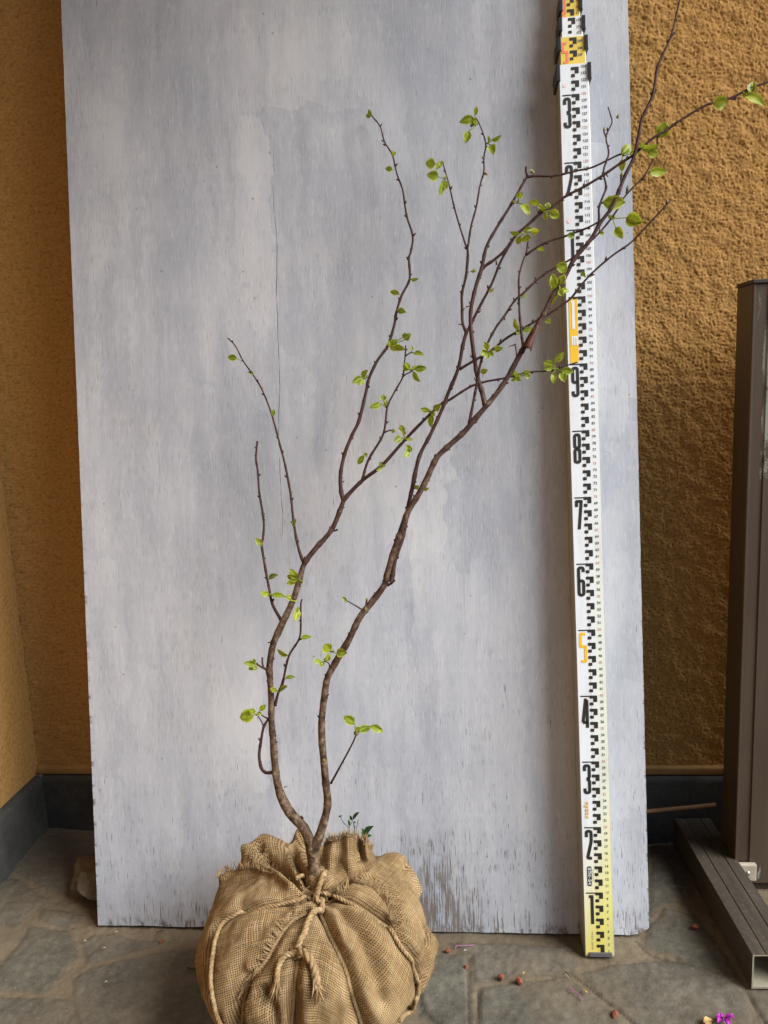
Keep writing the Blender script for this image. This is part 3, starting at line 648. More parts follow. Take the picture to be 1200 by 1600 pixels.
branch([(823,277),(836,275),(860,275),(880,272),(900,267),(924,262),(948,251),(962,244),(972,240)], 4.4, 3, None, .115)
branch([(824,276),(822,268),(822,260)], 4.4, 4)
branch([(753,421),(760,414),(772,406),(790,390),(806,368),(826,350),(846,332),(866,320),(885,306),(912,292),(942,274),(968,256),(987,244),(1000,233),(1020,216),(1040,204),(1066,186),(1104,164),(1140,154),(1172,138),(1200,128),(1240,112)], 5.4, 4, None, .14)
branch([(733,662),(740,626),(745,600),(749,576),(756,550),(764,532),(776,510),(788,494),(804,470),(820,456),(836,440),(854,426),(870,417),(885,409),(900,399),(924,376),(945,354),(963,330),(974,310),(990,292),(1005,277),(1017,256),(1026,230),(1027,214)], 5.2, 2.8, None, .125)
branch([(718,577),(738,565),(752,557),(770,546),(792,528),(820,512),(840,500),(858,490),(876,478),(892,466),(906,448),(920,432),(939,414),(960,397),(982,382),(999,366),(1020,343),(1048,313)], 4.8, 2.8, None, .135)
branch([(818,546),(815,524),(812,492),(811,464),(811,432),(818,406),(822,396),(826,372)], 5, 2.8, None, .12)
branch([(822,398),(840,386),(860,376),(880,370),(900,363),(922,354),(945,341)], 4, 3.4, None, .125)
branch([(936,352),(936,338),(936,324),(942,307),(947,292),(943,267),(951,240),(947,214),(956,192),(954,180),(950,167)], 4.6, 2.2, None, .12)
branch([(947,214),(944,207),(944,203)], 3, 2.6)
branch([(517,1224),(528,1204),(540,1182),(550,1163),(557,1147)], 4, 2.8, None, .22)
branch([(571,956),(560,949),(548,942),(539,937)], 3.2, 2, None, .19); branch([(571,954),(572,945),(573,937)], 3.8, 3.4)
branch([(515,1047),(514,1037),(508,1033)], 3, 2)
branch([(605,915),(612,911),(617,906)], 4.5, 4.2); branch([(519,828),(524,829),(528,827)], 4, 3); branch([(808,562),(806,545),(804,537)], 0.1+2.6, 2)
branch([(806,538),(800,540),(795,542)], 2, 1.4)
for a, b, c, e, k in [(455,772,457,768,2.6),(683,714,680,710,7),(594,198,597,193,2),(601,222,596,219,2.4),(644,371,650,364,2.4),(638,404,636,406,3),(561,657,564,655,2.4),(535,753,538,752,2.2),(722,458,718,455,3),(723,508,716,506,2.6),(738,482,733,478,3),(728,480,733,478,2.4),(744,596,741,590,3),(737,505,742,500,2),(752,612,756,610,2),(776,414,775,407,3.6),(748,482,752,484,2.4),(788,497,789,500,3),(804,470,802,465,3),(836,440,837,433,4),(834,440,840,443,2.4),(852,427,855,423,2.6),(895,467,902,466,2.6),(897,402,902,396,2.4),(950,276,945,270,2.4),(945,295,949,291,2.4),(936,327,933,322,2.4),(971,288,970,272,4.4),(979,302,981,291,4),(1003,186,1002,178,4),(1023,144,1026,139,4),(1028,106,1025,103,4),(1048,58,1056,49,3.6),(1064,190,1066,193,3.4),(1140,154,1150,156,3),(888,306,884,302,4),(860,275,862,277,2.6),(915,433,910,428,2.8),(903,451,907,452,2.6),(432,1205,427,1204,8),(444,1230,448,1229,2),(470,1276,474,1279,5),(429,1158,434,1160,2.4),(419,1004,423,1004,2.6),(600,907,597,907,3),(402,692,402,689,4.2),(400,714,398,711,2.8),(412,813,414,812,3),(405,770,403,769,2.6),(358,530,356,528,2.6),(368,541,366,540,2.6)]:
    n_ = nearest(a, b); branch([(a, b), ((a+c)/2, (b+e)/2), (c, e)], k*1.15, k*.7, n_[2], n_[2]+.001, 6, 0)
tr_o = bark.build('trunk', M['bark'], sap, world=True)

# --- leaves: every spur is one part
def leaf(mb, P0, P1, wd, tint, n=8, curl=.12, tilt=0.):
    L = P1-P0; ln = np.linalg.norm(L)+1e-9; T_ = L/ln; view = (CAM-P0); view /= np.linalg.norm(view)
    Nn = view-T_*(view@T_); Nn /= np.linalg.norm(Nn)+1e-9; S = np.cross(T_, Nn)
    wr = max(wd, .55*ln); ang = math.acos(min(1, wd/wr))*(1 if random.random() < .5 else -1)*.9+tilt
    S, Nn = S*math.cos(ang)+Nn*math.sin(ang), Nn*math.cos(ang)-S*math.sin(ang)
    rows = 9; ss = (-1, -.86, -.5, 0, .5, .86, 1); V = []; tn = []; rim = []; ve = []; ph = random.random()*9; fold = random.uniform(.10, .62)
    for i in range(rows+1):
        t = i/rows; wv = math.sin(math.pi*t**.78)**.75*wr*.5 if 0 < t < 1 else .02*wr
        wv *= 1+.09*math.sin(i*2.9+ph)+.10*noise.noise((i*.9, ph, 3))
        for s_ in ss:
            q = P0+T_*(ln*(t*1.0))+S*(s_*wv)+Nn*(-curl*ln*(t-.35)**2+fold*abs(s_)**1.4*wv+.05*wr*math.sin(t*8+s_*3+ph))
            V.append(q); tn.append(tint+.25*noise.noise((t*3, s_*2, ph))); rim.append(1. if abs(s_) > .95 else (.5 if abs(s_) > .8 else 0.)); ve.append(1. if s_ == 0 else 0.)
    k = len(ss); mb.add(V, [(i*k+j, i*k+j+1, (i+1)*k+j+1, (i+1)*k+j) for i in range(rows) for j in range(k-1)], tint=tn, rim=rim, vein=ve)
def cluster(cx, cy, leaves, name='leaf_cluster', d=None, bud=True):
    n_ = nearest(cx, cy); d = n_[2] if d is None else d; mb = MB(); Pc = brd(cx, cy, d+n_[3]*.5)
    for (bx, by, tx, ty, wd, tint) in leaves:
        j = random.uniform(.002, .010); P0 = brd(bx, by, d+j*.6); P1 = brd(tx, ty, d+j+random.uniform(-.008, .008))
        dep = prj(P0)[2]; wm_ = 1.08*wd*random.uniform(.9, 1.12)*dep/F
        leaf(mb, P0, P1, wm_, tint+random.uniform(-.15, .15), curl=random.uniform(.0, .35))
        if np.linalg.norm(P0-Pc) > .0025:
            mid = (P0+Pc)/2+np.array([0, -.001, -.0006]); tube(mb, crom([Pc, mid, P0, P0+(P1-P0)*.12], 3), [.0007]*10, 5, tint=.6, rim=.3)
    if bud:   # bud scales at the spur
        for q in range(3):
            a = Pc+RNG.normal(0, .0008, 3); e = a+(brd(leaves[0][2], leaves[0][3], d)-Pc)*.0+np.array([RNG.normal(0, .002), -.002, RNG.normal(.0015, .002)])
            tube(mb, [a, (a+e)/2, e], [.0007, .0012, .0003], 6, tint=.75, rim=.2)
    return mb.build(name, M['leaf'], sap, world=True)
CL = [
 (375,562,[(370,560,356,558,10,.2)]),(395,586,[(395,586,386,580,5,.1)]),(425,650,[(425,650,429,639,7,0)]),(458,822,[(458,823,462,810,5,.1)]),(409,853,[(409,853,400,840,9,.45)]),
 (421,904,[(420,904,433,898,8,.1)]),(472,909,[(467,905,447,900,12,.4),(464,904,452,889,10,.4),(462,908,448,912,8,.5)]),
 (422,929,[(420,929,407,926,9,.9),(424,930,445,931,6.5,.5)]),(462,938,[(446,932,465,939,9,.6)]),(467,950,[(466,952,460,971,9,.8),(466,950,461,958,6,.6)]),
 (470,997,[(470,997,488,994,6.5,.2)]),(450,1024,[(450,1024,433,1015,7,.4)]),(446,1060,[(446,1060,461,1057,5.5,.1)]),(436,1081,[(437,1081,449,1072,5,.3),(432,1080,422,1075,7,.6)]),
 (401,1038,[(399,1038,381,1036,10,.4),(398,1041,388,1046,9,.5),(398,1036,396,1029,6,.4),(400,1041,397,1048,6,.3)]),
 (403,1117,[(396,1116,374,1122,18,.45),(398,1114,390,1108,9,.5),(406,1110,415,1101,8,.95),(402,1113,409,1117,6,.7)]),
 (519,1018,[(516,1018,506,1007,15,.6),(526,1020,542,1020,12,.55)]),(509,1033,[(510,1033,515,1021,10,.6),(500,1032,490,1034,8,.5),(505,1034,500,1041,8,.5)]),
 (541,940,[(541,940,535,932,6.5,.2)]),
 (557,1145,[(554,1131,537,1119,14,.5),(561,1141,580,1136,12,.4),(580,1134,599,1144,10,.65),(556,1143,562,1137,6,.9)]),
 (580,181,[(579,181,571,181,6,.2),(579,180,576,171,6,.4)]),(612,240,[(612,240,619,239,7,.5)]),(615,265,[(613,265,602,263,8,.3)]),(641,437,[(642,437,654,436,5,.6)]),(626,460,[(624,459,609,455,8,.5)]),(620,485,[(621,486,635,488,8,.4),(622,486,630,482,5,.5)]),
 (605,540,[(608,539,622,531,10,.6),(616,541,633,546,11,.5),(606,539,612,533,7,.9),(610,541,619,548,8,.7),(632,531,641,521,11,.35),(630,527,634,520,6,.4)]),
 (644,550,[(646,551,662,554,8,.4),(643,549,643,540,5,.5)]),(642,580,[(640,577,629,571,11,.6),(648,577,667,575,10,.45),(646,581,656,597,7,.6),(640,575,632,567,6,.7),(643,577,650,572,6,.9)]),
 (574,589,[(565,588,575,578,8,.5),(566,590,550,598,12,.4),(569,592,560,602,8,.45)]),(603,633,[(596,631,578,637,10,.4),(599,626,598,617,11,.5),(602,632,604,624,5,.6)]),(612,673,[(612,673,617,674,7,.7)]),
 (573,712,[(568,712,559,726,10,.5),(572,711,568,708,6,.5)]),(641,704,[(643,706,635,695,8,.6),(640,706,631,714,9,.6),(641,705,633,706,6,.7)]),
 (632,685,[(630,675,625,664,10,.3),(627,684,616,689,11,.4),(632,680,630,672,6,.7),(635,686,645,687,6,.8)]),(596,728,[(597,730,588,735,6,.5),(596,728,592,722,5,.6),(598,729,602,727,4,.6)]),
 (672,643,[(670,642,657,639,8,.5),(678,641,688,632,10,.4),(674,648,673,668,10,.5),(675,645,679,650,6,.7)]),(648,763,[(648,763,655,759,6,.7),(662,765,670,763,7,.6)]),
 (759,550,[(762,547,757,534,10,.6),(772,546,785,544,10,.45),(758,549,752,556,10,.6),(762,552,760,561,9,.6),(766,551,771,556,8,.6)]),
 (810,517,[(810,515,802,498,7,.7),(818,517,833,513,9,.5),(810,519,808,523,6,.6)]),(749,582,[(751,582,762,578,8,.3)]),
 (801,588,[(802,586,808,580,11,.75),(802,590,804,595,10,.8),(808,590,814,595,9,.7),(818,584,829,580,8,.5),(822,586,828,590,7,.7)]),
 (868,577,[(864,571,849,567,12,.5),(866,564,882,550,10,.65),(862,575,850,576,8,.5),(864,583,865,600,8,.8),(877,579,896,580,11,.55),(878,582,882,597,12,.7)]),
 (873,440,[(886,420,869,414,15,.65),(866,451,864,427,12,.7),(874,444,883,429,11,.6),(876,455,890,454,7,.6),(874,452,880,463,9,.75),(871,458,861,475,8,.75),(868,448,862,456,9,.8)]),
 (814,465,[(815,465,822,460,6,.7)]),(764,457,[(765,457,771,451,5,.7)]),(735,424,[(738,423,743,424,6,.7)]),(854,500,[(855,499,859,505,9,.8)]),(914,433,[(914,432,908,424,6,.4)]),
 (744,196,[(742,180,745,166,7,.6),(740,184,718,191,13,.4),(739,195,743,184,8,.5),(732,205,727,224,12,.5)]),(762,224,[(768,219,784,212,7,.5),(767,226,771,241,12,.55),(763,222,763,213,4,.6)]),
 (692,256,[(680,256,665,255,15,.6),(689,253,681,265,9,.55)]),(696,279,[(685,276,667,273,15,.5),(693,282,686,307,8,.45),(695,283,698,295,8,.6)]),
 (808,317,[(810,310,815,300,9,.65),(816,318,827,336,9,.75)]),(844,328,[(842,318,825,315,8,.65),(847,326,840,319,6,.8),(854,326,858,316,9,.65),(860,330,874,340,12,.65),(853,332,853,342,7,.7),(850,328,846,322,6,.9)]),
 (822,362,[(818,360,832,358,8,.35),(830,362,843,361,9,1.35),(811,366,797,363,7,.6),(813,369,808,382,9,.65),(827,369,815,377,9,.65)]),(840,386,[(841,387,850,391,7,.7)]),(829,270,[(830,270,834,265,7,.5)]),
 (973,244,[(971,240,987,225,12,.55),(984,240,999,239,11,.5),(972,249,972,268,11,.6)]),(1003,232,[(1001,231,1030,229,10,.8),(1013,237,1029,243,12,.75),(1001,232,1006,222,7,.8)]),
 (1028,214,[(1030,215,1042,190,20,.6)]),(1112,162,[(1114,162,1138,158,21,.6)]),(1164,145,[(1166,148,1196,163,13,.8),(1172,146,1177,128,11,.3),(1160,146,1172,150,8,.8)]),
 (1014,270,[(1015,270,1041,268,12,.7),(1016,269,1026,262,7,.7)]),(944,312,[(942,317,978,316,19,.35)]),(957,341,[(979,340,1004,348,19,.5),(962,356,973,373,12,.6),(955,341,951,336,6,.7)]),
 (937,363,[(936,363,944,366,6,.6)]),(890,368,[(886,368,899,368,9,.2)])]
for cx, cy, L in CL: cluster(cx, cy, L, bud=len(L) > 1)
for a, b, c, e, k in [(964,185,967,178,4),(944,205,944,198,3.6),(971,276,972,268,4.4),(980,298,981,289,4.2),(590,631,593,628,3),(758,270,761,274,5),(755,248,754,244,4),(735,197,741,194,5),(409,610,411,604,3),(454,773,457,768,3),(556,1148,558,1141,8),(692,255,690,251,5),(694,281,697,277,5),(803,319,801,313,7),(831,271,834,266,7),(570,955,572,947,4),(573,938,574,934,4),(505,1186,507,1191,6),(830,372,826,368,3)]:
    mb = MB(); n_ = nearest(a, b); P = [brd(a, b, n_[2]+n_[3]*.8), brd((a+c)/2, (b+e)/2, n_[2]+n_[3]*.8+.0008), brd(c, e, n_[2]+n_[3]*.8)]; r = k*.5*prj(P[0])[2]/F
    tube(mb, crom(P, 3), [r*.7, r, r*1.05, r*.9, r*.7, r*.45, r*.1][:7], 7)
    mb.build('bud', M['bud'], sap, world=True)
mb = MB()   # one curled dead leaf hanging on the right leader
n_ = nearest(822, 535); top = [(838,508),(843,511)]; V = []
for i in range(9):
    t = i/8; c0 = np.array([841, 508])*(1-t)+np.array([824.5, 544])*t; ax = np.array([.85, .53])
    wv = 2+9*t; 
    for j in range(9):
        a = (j/8)*math.pi*1.45-.25; off = math.cos(a)*wv*.62; dp = math.sin(a)*wv*.0007
        q = c0+ax*off+np.array([0, 2*math.sin(j*2.1)*t]); V.append(brd(q[0], q[1], n_[2]+.007+dp))
mb.add(V, [(i*9+j, i*9+j+1, (i+1)*9+j+1, (i+1)*9+j) for i in range(8) for j in range(8)])
dl = mb.build('dead_leaf', M['dead'], sap, world=True); dl['label'] = 'curled brown dead leaf'; dl.modifiers.new('thick', 'SOLIDIFY').thickness = .0006

# ------------------------------------------------------------------ burlap root ball
C0 = np.array([-.207, .966, .108]); RB = np.array([.153, .158, .112])
def dir_px(px, py):
    d = ray(px, py)/RB; o = (CAM-C0)/RB; a = d@d; b = o@d; c = o@o-1; q = b*b-a*c
    t = (-b-math.sqrt(q))/a if q > 0 else -b/a
    p = o+d*t; p = p*RB; return p/np.linalg.norm(p)
NA, NE = 560, 330
az = np.arange(NA)*2*math.pi/NA; el = np.linspace(-math.pi/2+.02, math.pi/2-.004, NE)
AZ, EL = np.meshgrid(az, el); DIR = np.stack([np.cos(EL)*np.cos(AZ), np.cos(EL)*np.sin(AZ), np.sin(EL)], -1).reshape(-1, 3)
pw = 2.35; rad = (np.abs(DIR/RB)**pw).sum(1)**(-1/pw)
PXM = 1.08/F
def ang(a): return np.arccos(np.clip(DIR@a, -1, 1))
for px, py, sp, h in [(408,1330,36,.038),(472,1318,20,.030),(615,1350,26,.017),(360,1400,45,.012),(672,1490,34,.012),(612,1515,42,.010),(500,1530,40,.010),(565,1470,34,.009),(395,1450,45,.007),(395,1570,45,.008),(335,1480,40,.004),(545,1355,25,.016),(490,1388,17,-.030),(505,1400,24,-.010),(575,1335,12,-.014),(660,1425,16,-.006),(318,1560,26,-.006)]:
    rad += h*np.exp(-(ang(dir_px(px, py))/(sp*PXM/.155))**2)
ROPES = dict(A=[(494,1392),(470,1402),(440,1410),(400,1420),(370,1433),(350,1447),(340,1470),(336,1500),(334,1540),(340,1575),(350,1600)],
 B=[(504,1394),(525,1400),(545,1409),(570,1424),(595,1442),(608,1455),(622,1478),(640,1502),(652,1530),(653,1550),(642,1575),(622,1592)],
 C=[(500,1422),(512,1452),(525,1480),(538,1510),(548,1545),(558,1575),(566,1600),(572,1630)], E=[(468,1490),(463,1520),(459,1560),(456,1600),(453,1640)],
 Fd=[(478,1425),(456,1440),(440,1462),(420,1494),(398,1524),(382,1560),(378,1600)])
LINES = [(ROPES['A'], -.012, 9), (ROPES['B'], -.012, 9), (ROPES['C'], -.013, 9), (ROPES['E'], -.009, 9), (ROPES['Fd'], -.013, 10),
 ([(368,1349),(400,1347),(440,1360),(470,1382),(488,1392)], -.014, 8), ([(340,1366),(372,1360),(402,1360),(432,1371),(455,1388)], .007, 8), ([(455,1325),(464,1350),(480,1378)], -.014, 7),
 ([(585,1335),(566,1358),(548,1374),(520,1388)], -.014, 8), ([(600,1340),(618,1352),(634,1372),(645,1400)], .006, 5), ([(596,1347),(612,1362),(626,1384)], -.004, 6),
 ([(548,1378),(578,1386),(602,1410),(614,1440)], .008, 7), ([(556,1370),(588,1380),(612,1404),(624,1436)], -.006, 7),
 ([(668,1440),(662,1470),(664,1505),(660,1535),(650,1570)], -.010, 7), ([(508,1400),(540,1440),(570,1500),(590,1560)], -.005, 9), ([(520,1420),(530,1470)], .004, 8), ([(560,1440),(580,1480),(590,1530)], .004, 12),
 ([(455,1440),(430,1480),(400,1512)], .006, 9), ([(420,1545),(432,1580),(430,1620)], -.008, 8), ([(405,1530),(440,1520),(462,1512)], .004, 9), ([(478,1500),(480,1560),(478,1620)], .004, 10),
 ([(480,1400),(430,1440),(390,1500),(370,1560)], -.003, 12), ([(640,1430),(655,1460)], .004, 9)]
for L, dep, wd in LINES:
    P = crom(L, 14); Dq = np.array([dir_px(*q) for q in P]); best = np.full(len(DIR), -2.)
    for q in Dq: best = np.maximum(best, DIR@q)
    rad += dep*1.5*np.exp(-(np.arccos(np.clip(best, -1, 1))/(wd*PXM/.155))**2)
wr = np.array([.0060*noise.noise((d[0]*4+3, d[1]*4, d[2]*3))+.0045*noise.noise((math.atan2(d[1], d[0])*2.6, d[2]*1.3, 5))*(1-abs(d[2])**3)+.0028*noise.noise((d[0]*11, d[1]*11, d[2]*7+9)) for d in DIR])
rad += wr
rad *= 1-.20*np.clip((-DIR[:, 2]-.02)/.65, 0, 1)**1.15
W3 = C0+DIR*rad[:, None]
zl = W3[:, 2]; W3[:, 2] = np.where(zl < .02, .02*np.exp(np.clip((zl-.02)/.02, -40, 0)), zl)
front = dir_px(495, 1460); e1 = np.cross([0, 0, 1.], front); e1 /= np.linalg.norm(e1); e2 = np.cross(front, e1)
def cloth_uv(Dv, R=.165):
    c = np.clip(Dv@front, -1, 1); a = np.arccos(c); x, y = Dv@e1, Dv@e2; r = np.hypot(x, y)+1e-9; u, v = a*R*x/r, a*R*y/r
    rot = .35+.8*np.tanh(u*14)*.5; return np.column_stack([u*np.cos(rot)-v*np.sin(rot), u*np.sin(rot)+v*np.cos(rot)])
mb = MB(); fs = []
for j in range(NE-1):
    for i in range(NA):
        k = (i+1) % NA; fs.append((j*NA+i, j*NA+k, (j+1)*NA+k, (j+1)*NA+i))
fs.append(tuple((NE-1)*NA+i for i in range(NA)))
mb.add(W3, fs); mb.uv = cloth_uv(DIR).tolist()
ball = mb.build('burlap_wrap', M['burlap'], sap, world=True); ball['label'] = 'bulging brown burlap sack tied over the root ball'
BV = BVHTree.FromPolygons([Vector(p) for p in W3], fs)
def onball(px, py, off=0.):
    h = BV.ray_cast(Vector(CAM), Vector(ray(px, py)))
    if h[0] is None:
        d = dir_px(px, py); q = BV.find_nearest(Vector(C0+d*.19)); return np.array(q[0])+np.array(q[1])*off, np.array(q[1])
    n = np.array(h[1]); n = n if n@ray(px, py) < 0 else -n
    return np.array(h[0])+n*off, n
# standing collar of cloth behind and right of the stem
CG = [[(497,1392,.186),(512,1396,.194),(530,1398,.197),(550,1390,.19),(572,1372,.17),(590,1352,.15),(596,1350,.12)],
      [(499,1368,.180),(513,1366,.196),(530,1370,.192),(548,1362,.200),(566,1356,.178),(582,1346,.168),(590,1345,.125)],
      [(502,1343,.176),(515,1338,.188),(530,1342,.184),(546,1336,.192),(562,1338,.162),(574,1336,.172),(584,1336,.13)],
      [(506,1320,.168),(518,1313,.180),(532,1310,.178),(547,1306,.182),(561,1312,.156),(572,1318,.170),(581,1328,.13)]]
def cloth(grid, name, n=14):
    R_ = [crom([brd(*q) for q in row], n//2) for row in grid]; R_ = np.array(R_); cols = [crom(R_[:, j], n//2) for j in range(R_.shape[1])]; G = np.array(cols).transpose(1, 0, 2)
    a, b = G.shape[:2]
    for i in range(a):
        for j in range(b): G[i, j] += BN*.0035*noise.noise((G[i, j][0]*60, G[i, j][2]*60, 2))
    m = MB(); m.add(G.reshape(-1, 3), [(i*b+j, i*b+j+1, (i+1)*b+j+1, (i+1)*b+j) for i in range(a-1) for j in range(b-1)])
    du = np.r_[0, np.cumsum(np.linalg.norm(np.diff(G[a//2], axis=0), axis=1))]; dv = np.r_[0, np.cumsum(np.linalg.norm(np.diff(G[:, b//2], axis=0), axis=1))]
    m.uv = [(du[j], dv[i]) for i in range(a) for j in range(b)]
    o = m.build(name, M['burlap'], ball, world=True); o.modifiers.new('thick', 'SOLIDIFY').thickness = .0014
    return o, G
colr, G = cloth(CG, 'burlap_collar')
def fringe(name, roots, dirs, ln=(.006, .014), r=.00055, spread=.35, parent=None):
    m = MB()
    for P, d in zip(roots, dirs):
        L = random.uniform(*ln); a = P+RNG.normal(0, .0006, 3); dd = d+RNG.normal(0, spread, 3); dd /= np.linalg.norm(dd); bend = RNG.normal(0, .25, 3)
        tube(m, [a-dd*.003, a, a+dd*L*.5+bend*L*.12, a+dd*L+bend*L*.4], [r, r, r*.9, r*.4], 5)
    return m.build(name, M['jute'], parent or ball, world=True)
top = G[-1]; rts = []; drs = []
for q in range(len(top)-1):
    for k in range(6):
        t = random.random(); rts.append(top[q]*(1-t)+top[q+1]*t); drs.append(np.array([random.uniform(-.25, .35), -.1, 1.]))
fringe('frayed_hem', rts, drs, (.005, .013), .00045)
def hem(L, dpx, n, ln, spread=.3, off=.002, up=.5):
    P = crom(L, 12); ii = np.linspace(0, len(P)-1.001, n); rts = []; drs = []
    for x in ii:
        i = int(x); q = P[i]+(P[i+1]-P[i])*(x-i) if i+1 < len(P) else P[i]
        A, nn = onball(q[0], q[1], off); B, _ = onball(q[0]+dpx[0], q[1]+dpx[1], off+.001); d = B-A; d /= np.linalg.norm(d)+1e-9
        rts.append(A); drs.append(d+nn*up)
    fringe('frayed_hem', rts, drs, ln, .0006, spread)
hem([(338,1368),(352,1362),(372,1358),(402,1358),(425,1363)], (3, -9), 60, (.006, .012), .22)
hem([(545,1378),(560,1379),(580,1386),(600,1406),(612,1425)], (7, -6), 90, (.006, .013), .3)
hem([(606,1432),(612,1440),(616,1446)], (3, -9), 30, (.008, .016), .3)
hem([(442,1440),(434,1460),(424,1482),(412,1500)], (-9, -4), 34, (.008, .014), .2, .003, .2)
hem([(400,1512),(390,1528),(378,1545)], (-6, 9), 30, (.006, .013), .3)
hem([(500,1372),(512,1392),(530,1396),(545,1388)], (4, -9), 60, (.008, .016), .4, .003)
hem([(478,1385),(470,1400),(458,1428)], (8, -3), 30, (.004, .010), .5, .002)
m = MB()     # loose fibres over the cloth
for k in range(900):
    px, py = random.uniform(310, 682), random.uniform(1300, 1600)
    h = BV.ray_cast(Vector(CAM), Vector(ray(px, py)))
    if h[0] is None: continue
    P = np.array(h[0]); n = np.array(h[1]); t = RNG.normal(0, 1, 3); t -= n*(t@n); t /= np.linalg.norm(t); L = random.uniform(.004, .011)
    tube(m, [P, P+t*L*.5+n*L*.35, P+t*L+n*L*random.uniform(0, .5)], [.00022, .0002, .0001], 3, cap=False)
m.build('loose_fibres', M['jute'], ball, world=True)['kind'] = 'stuff'
def rope_path(mb, X, r=.0032, pitch=.017, ph=0., taper=None):
    X = np.asarray(X, float); L = np.r_[0, np.cumsum(np.linalg.norm(np.diff(X, axis=0), axis=1))]; n = max(8, int(L[-1]/.0016)); s = np.linspace(0, L[-1], n)
    Pp = np.column_stack([np.interp(s, L, X[:, k]) for k in range(3)])
    for _ in range(3): Pp[1:-1] = (Pp[:-2]+2*Pp[1:-1]+Pp[2:])/4
    T_ = np.gradient(Pp, axis=0); T_ /= np.linalg.norm(T_, axis=1)[:, None]+1e-12
    N = np.cross(T_, [.3, -.9, .2]); N /= np.linalg.norm(N, axis=1)[:, None]; B = np.cross(T_, N)
    for k in range(3):
        a = ph+2*math.pi*(s/pitch+k/3); off = r*.52
        rr = r*.62*np.array([1+.15*noise.noise((q*160, k*7, ph)) for q in s])
        tube(mb, Pp+off*(np.cos(a)[:, None]*N+np.sin(a)[:, None]*B), rr, 7)
    return Pp
def rope(L, off, r=.0032, fray=False, name='jute_rope', taut=0.):
    X = np.array([onball(a, b, off)[0] for a, b in crom(L, 4)]); m = MB(); Pp = rope_path(m, X, r, r*5.4, random.random()*6)
    if fray: frayed(m, Pp[-1], Pp[-1]-Pp[-6], r)
    # stray fibres
    for k in range(int(len(Pp)*.35)):
        P = Pp[random.randrange(len(Pp))]; d = RNG.normal(0, 1, 3); d /= np.linalg.norm(d); l = random.uniform(.003, .009)
        tube(m, [P, P+d*(r+l*.5), P+d*(r+l*.7)+RNG.normal(0, .003, 3)], [.0002, .0002, .0001], 3, cap=False)
    return m.build(name, M['jute'], sap, world=True)
def frayed(m, P, d, r, n=26, L=.016):
    d = d/np.linalg.norm(d)
    for k in range(n):
        o = RNG.normal(0, r*.5, 3); e = d*random.uniform(.6, 1.)*L+RNG.normal(0, .0032, 3)
        tube(m, [P-d*.004+o*.6, P+o+e*.5, P+o*1.5+e], [r*.26, r*.24, r*.09], 5)
rope(ROPES['A'], .0042, .0027); rope(ROPES['B'], .0030, .0028); rope(ROPES['C'], .0012, .0026); rope(ROPES['E'], .0003, .0023)
rope(ROPES['Fd'], .002, .0022)
rope([(507,1368),(504,1388),(498,1412),(488,1438),(478,1460),(471,1478)], .0085, .0036)
rope([(470,1481),(460,1492),(447,1497),(439,1512),(432,1532)], .006, .0034, True)
rope([(472,1483),(480,1497),(487,1516),(494,1538)], .0075, .0046, True)
rope([(466,1374),(472,1372),(480,1388),(488,1404),(494,1413)], .006, .0026)
m = MB()   # the knot
K, kn = onball(470, 1481, .008); a1 = np.cross(kn, [0, 0, 1.]); a1 /= np.linalg.norm(a1); a2 = np.cross(kn, a1)
for q in range(2):
    c = K+a2*(.0035*(q-.5)*2); pts = [c+.0062*(math.cos(t)*(a1*.95+a2*.3)+math.sin(t)*kn*.8) for t in np.linspace(0, 2*math.pi, 16)]; rope_path(m, pts, .0030, .015, q)
m.build('knot', M['jute'], sap, world=True)
m = MB()   # windings round the stem
for q, (zz, rr) in enumerate(((.203, .021), (.197, .0235), (.192, .026))):
    cx, cy = TB[0], TB[1]; pts = [np.array([cx+rr*math.cos(t), cy+rr*math.sin(t), zz+.004*math.sin(t*2+q)]) for t in np.linspace(-3.6, 2.7, 30)]; rope_path(m, pts, .0028, .015, q)
m.build('winding', M['jute'], sap, world=True)

# ------------------------------------------------------------------ weeds rising behind the root ball
def weed(name, base, d, stems, leaves, label, cat='weed'):
    B = brd(*base, d); B0 = np.array([B[0], B[1], .0]); e = tag(empty(name, tuple(B0)), label, cat, None); m = MB()
    tube(m, crom([B0, (B0+B)/2+np.array([.002, 0, 0]), B], 4), [.0012]*9, 6, tint=.4)
    for s_ in stems: tube(m, crom([brd(a, b, d) for a, b in s_], 4), .0005, 5, tint=.5)
    m.build('stem', M['weed'], e, world=True)
    m = MB()
    for (a, b, c, f, wd, t) in leaves:
        P0, P1 = brd(a, b, d), brd(c, f, d+random.uniform(-.003, .004)); leaf(m, P0, P1, wd*prj(P0)[2]/F, t)
    m.build('leaves', M['weed'], e, world=True)
weed('weed', (550,1312), .07, [[(550,1312),(546,1300),(545,1293)],[(545,1293),(538,1287),(534,1281),(532,1275)],[(545,1293),(548,1288),(551,1282)],[(550,1312),(554,1300),(552,1285)],[(557,1310),(557,1295),(560,1280)],[(555,1294),(552,1286)]],
     [(551,1283),  ] and [(550,1282,547,1274,4,.1),(552,1281,561,1269,4,.3),(546,1289,544,1281,4,0),(546,1290,545,1287,3,0),(532,1276,529,1275,3,.2),(533,1276,533,1273,3,.2),(552,1284,556,1286,3,.6)], 'wispy weed with tiny leaves and thin stems rising behind the burlap collar')
weed('weed', (567,1312), .06, [[(567,1312),(568,1308)]], [(567,1310,566,1294,6,.35),(568,1308,583,1290,7.5,.05),(569,1309,581,1305,5.5,0)], 'small weed of three dark green oval leaves behind the burlap collar')

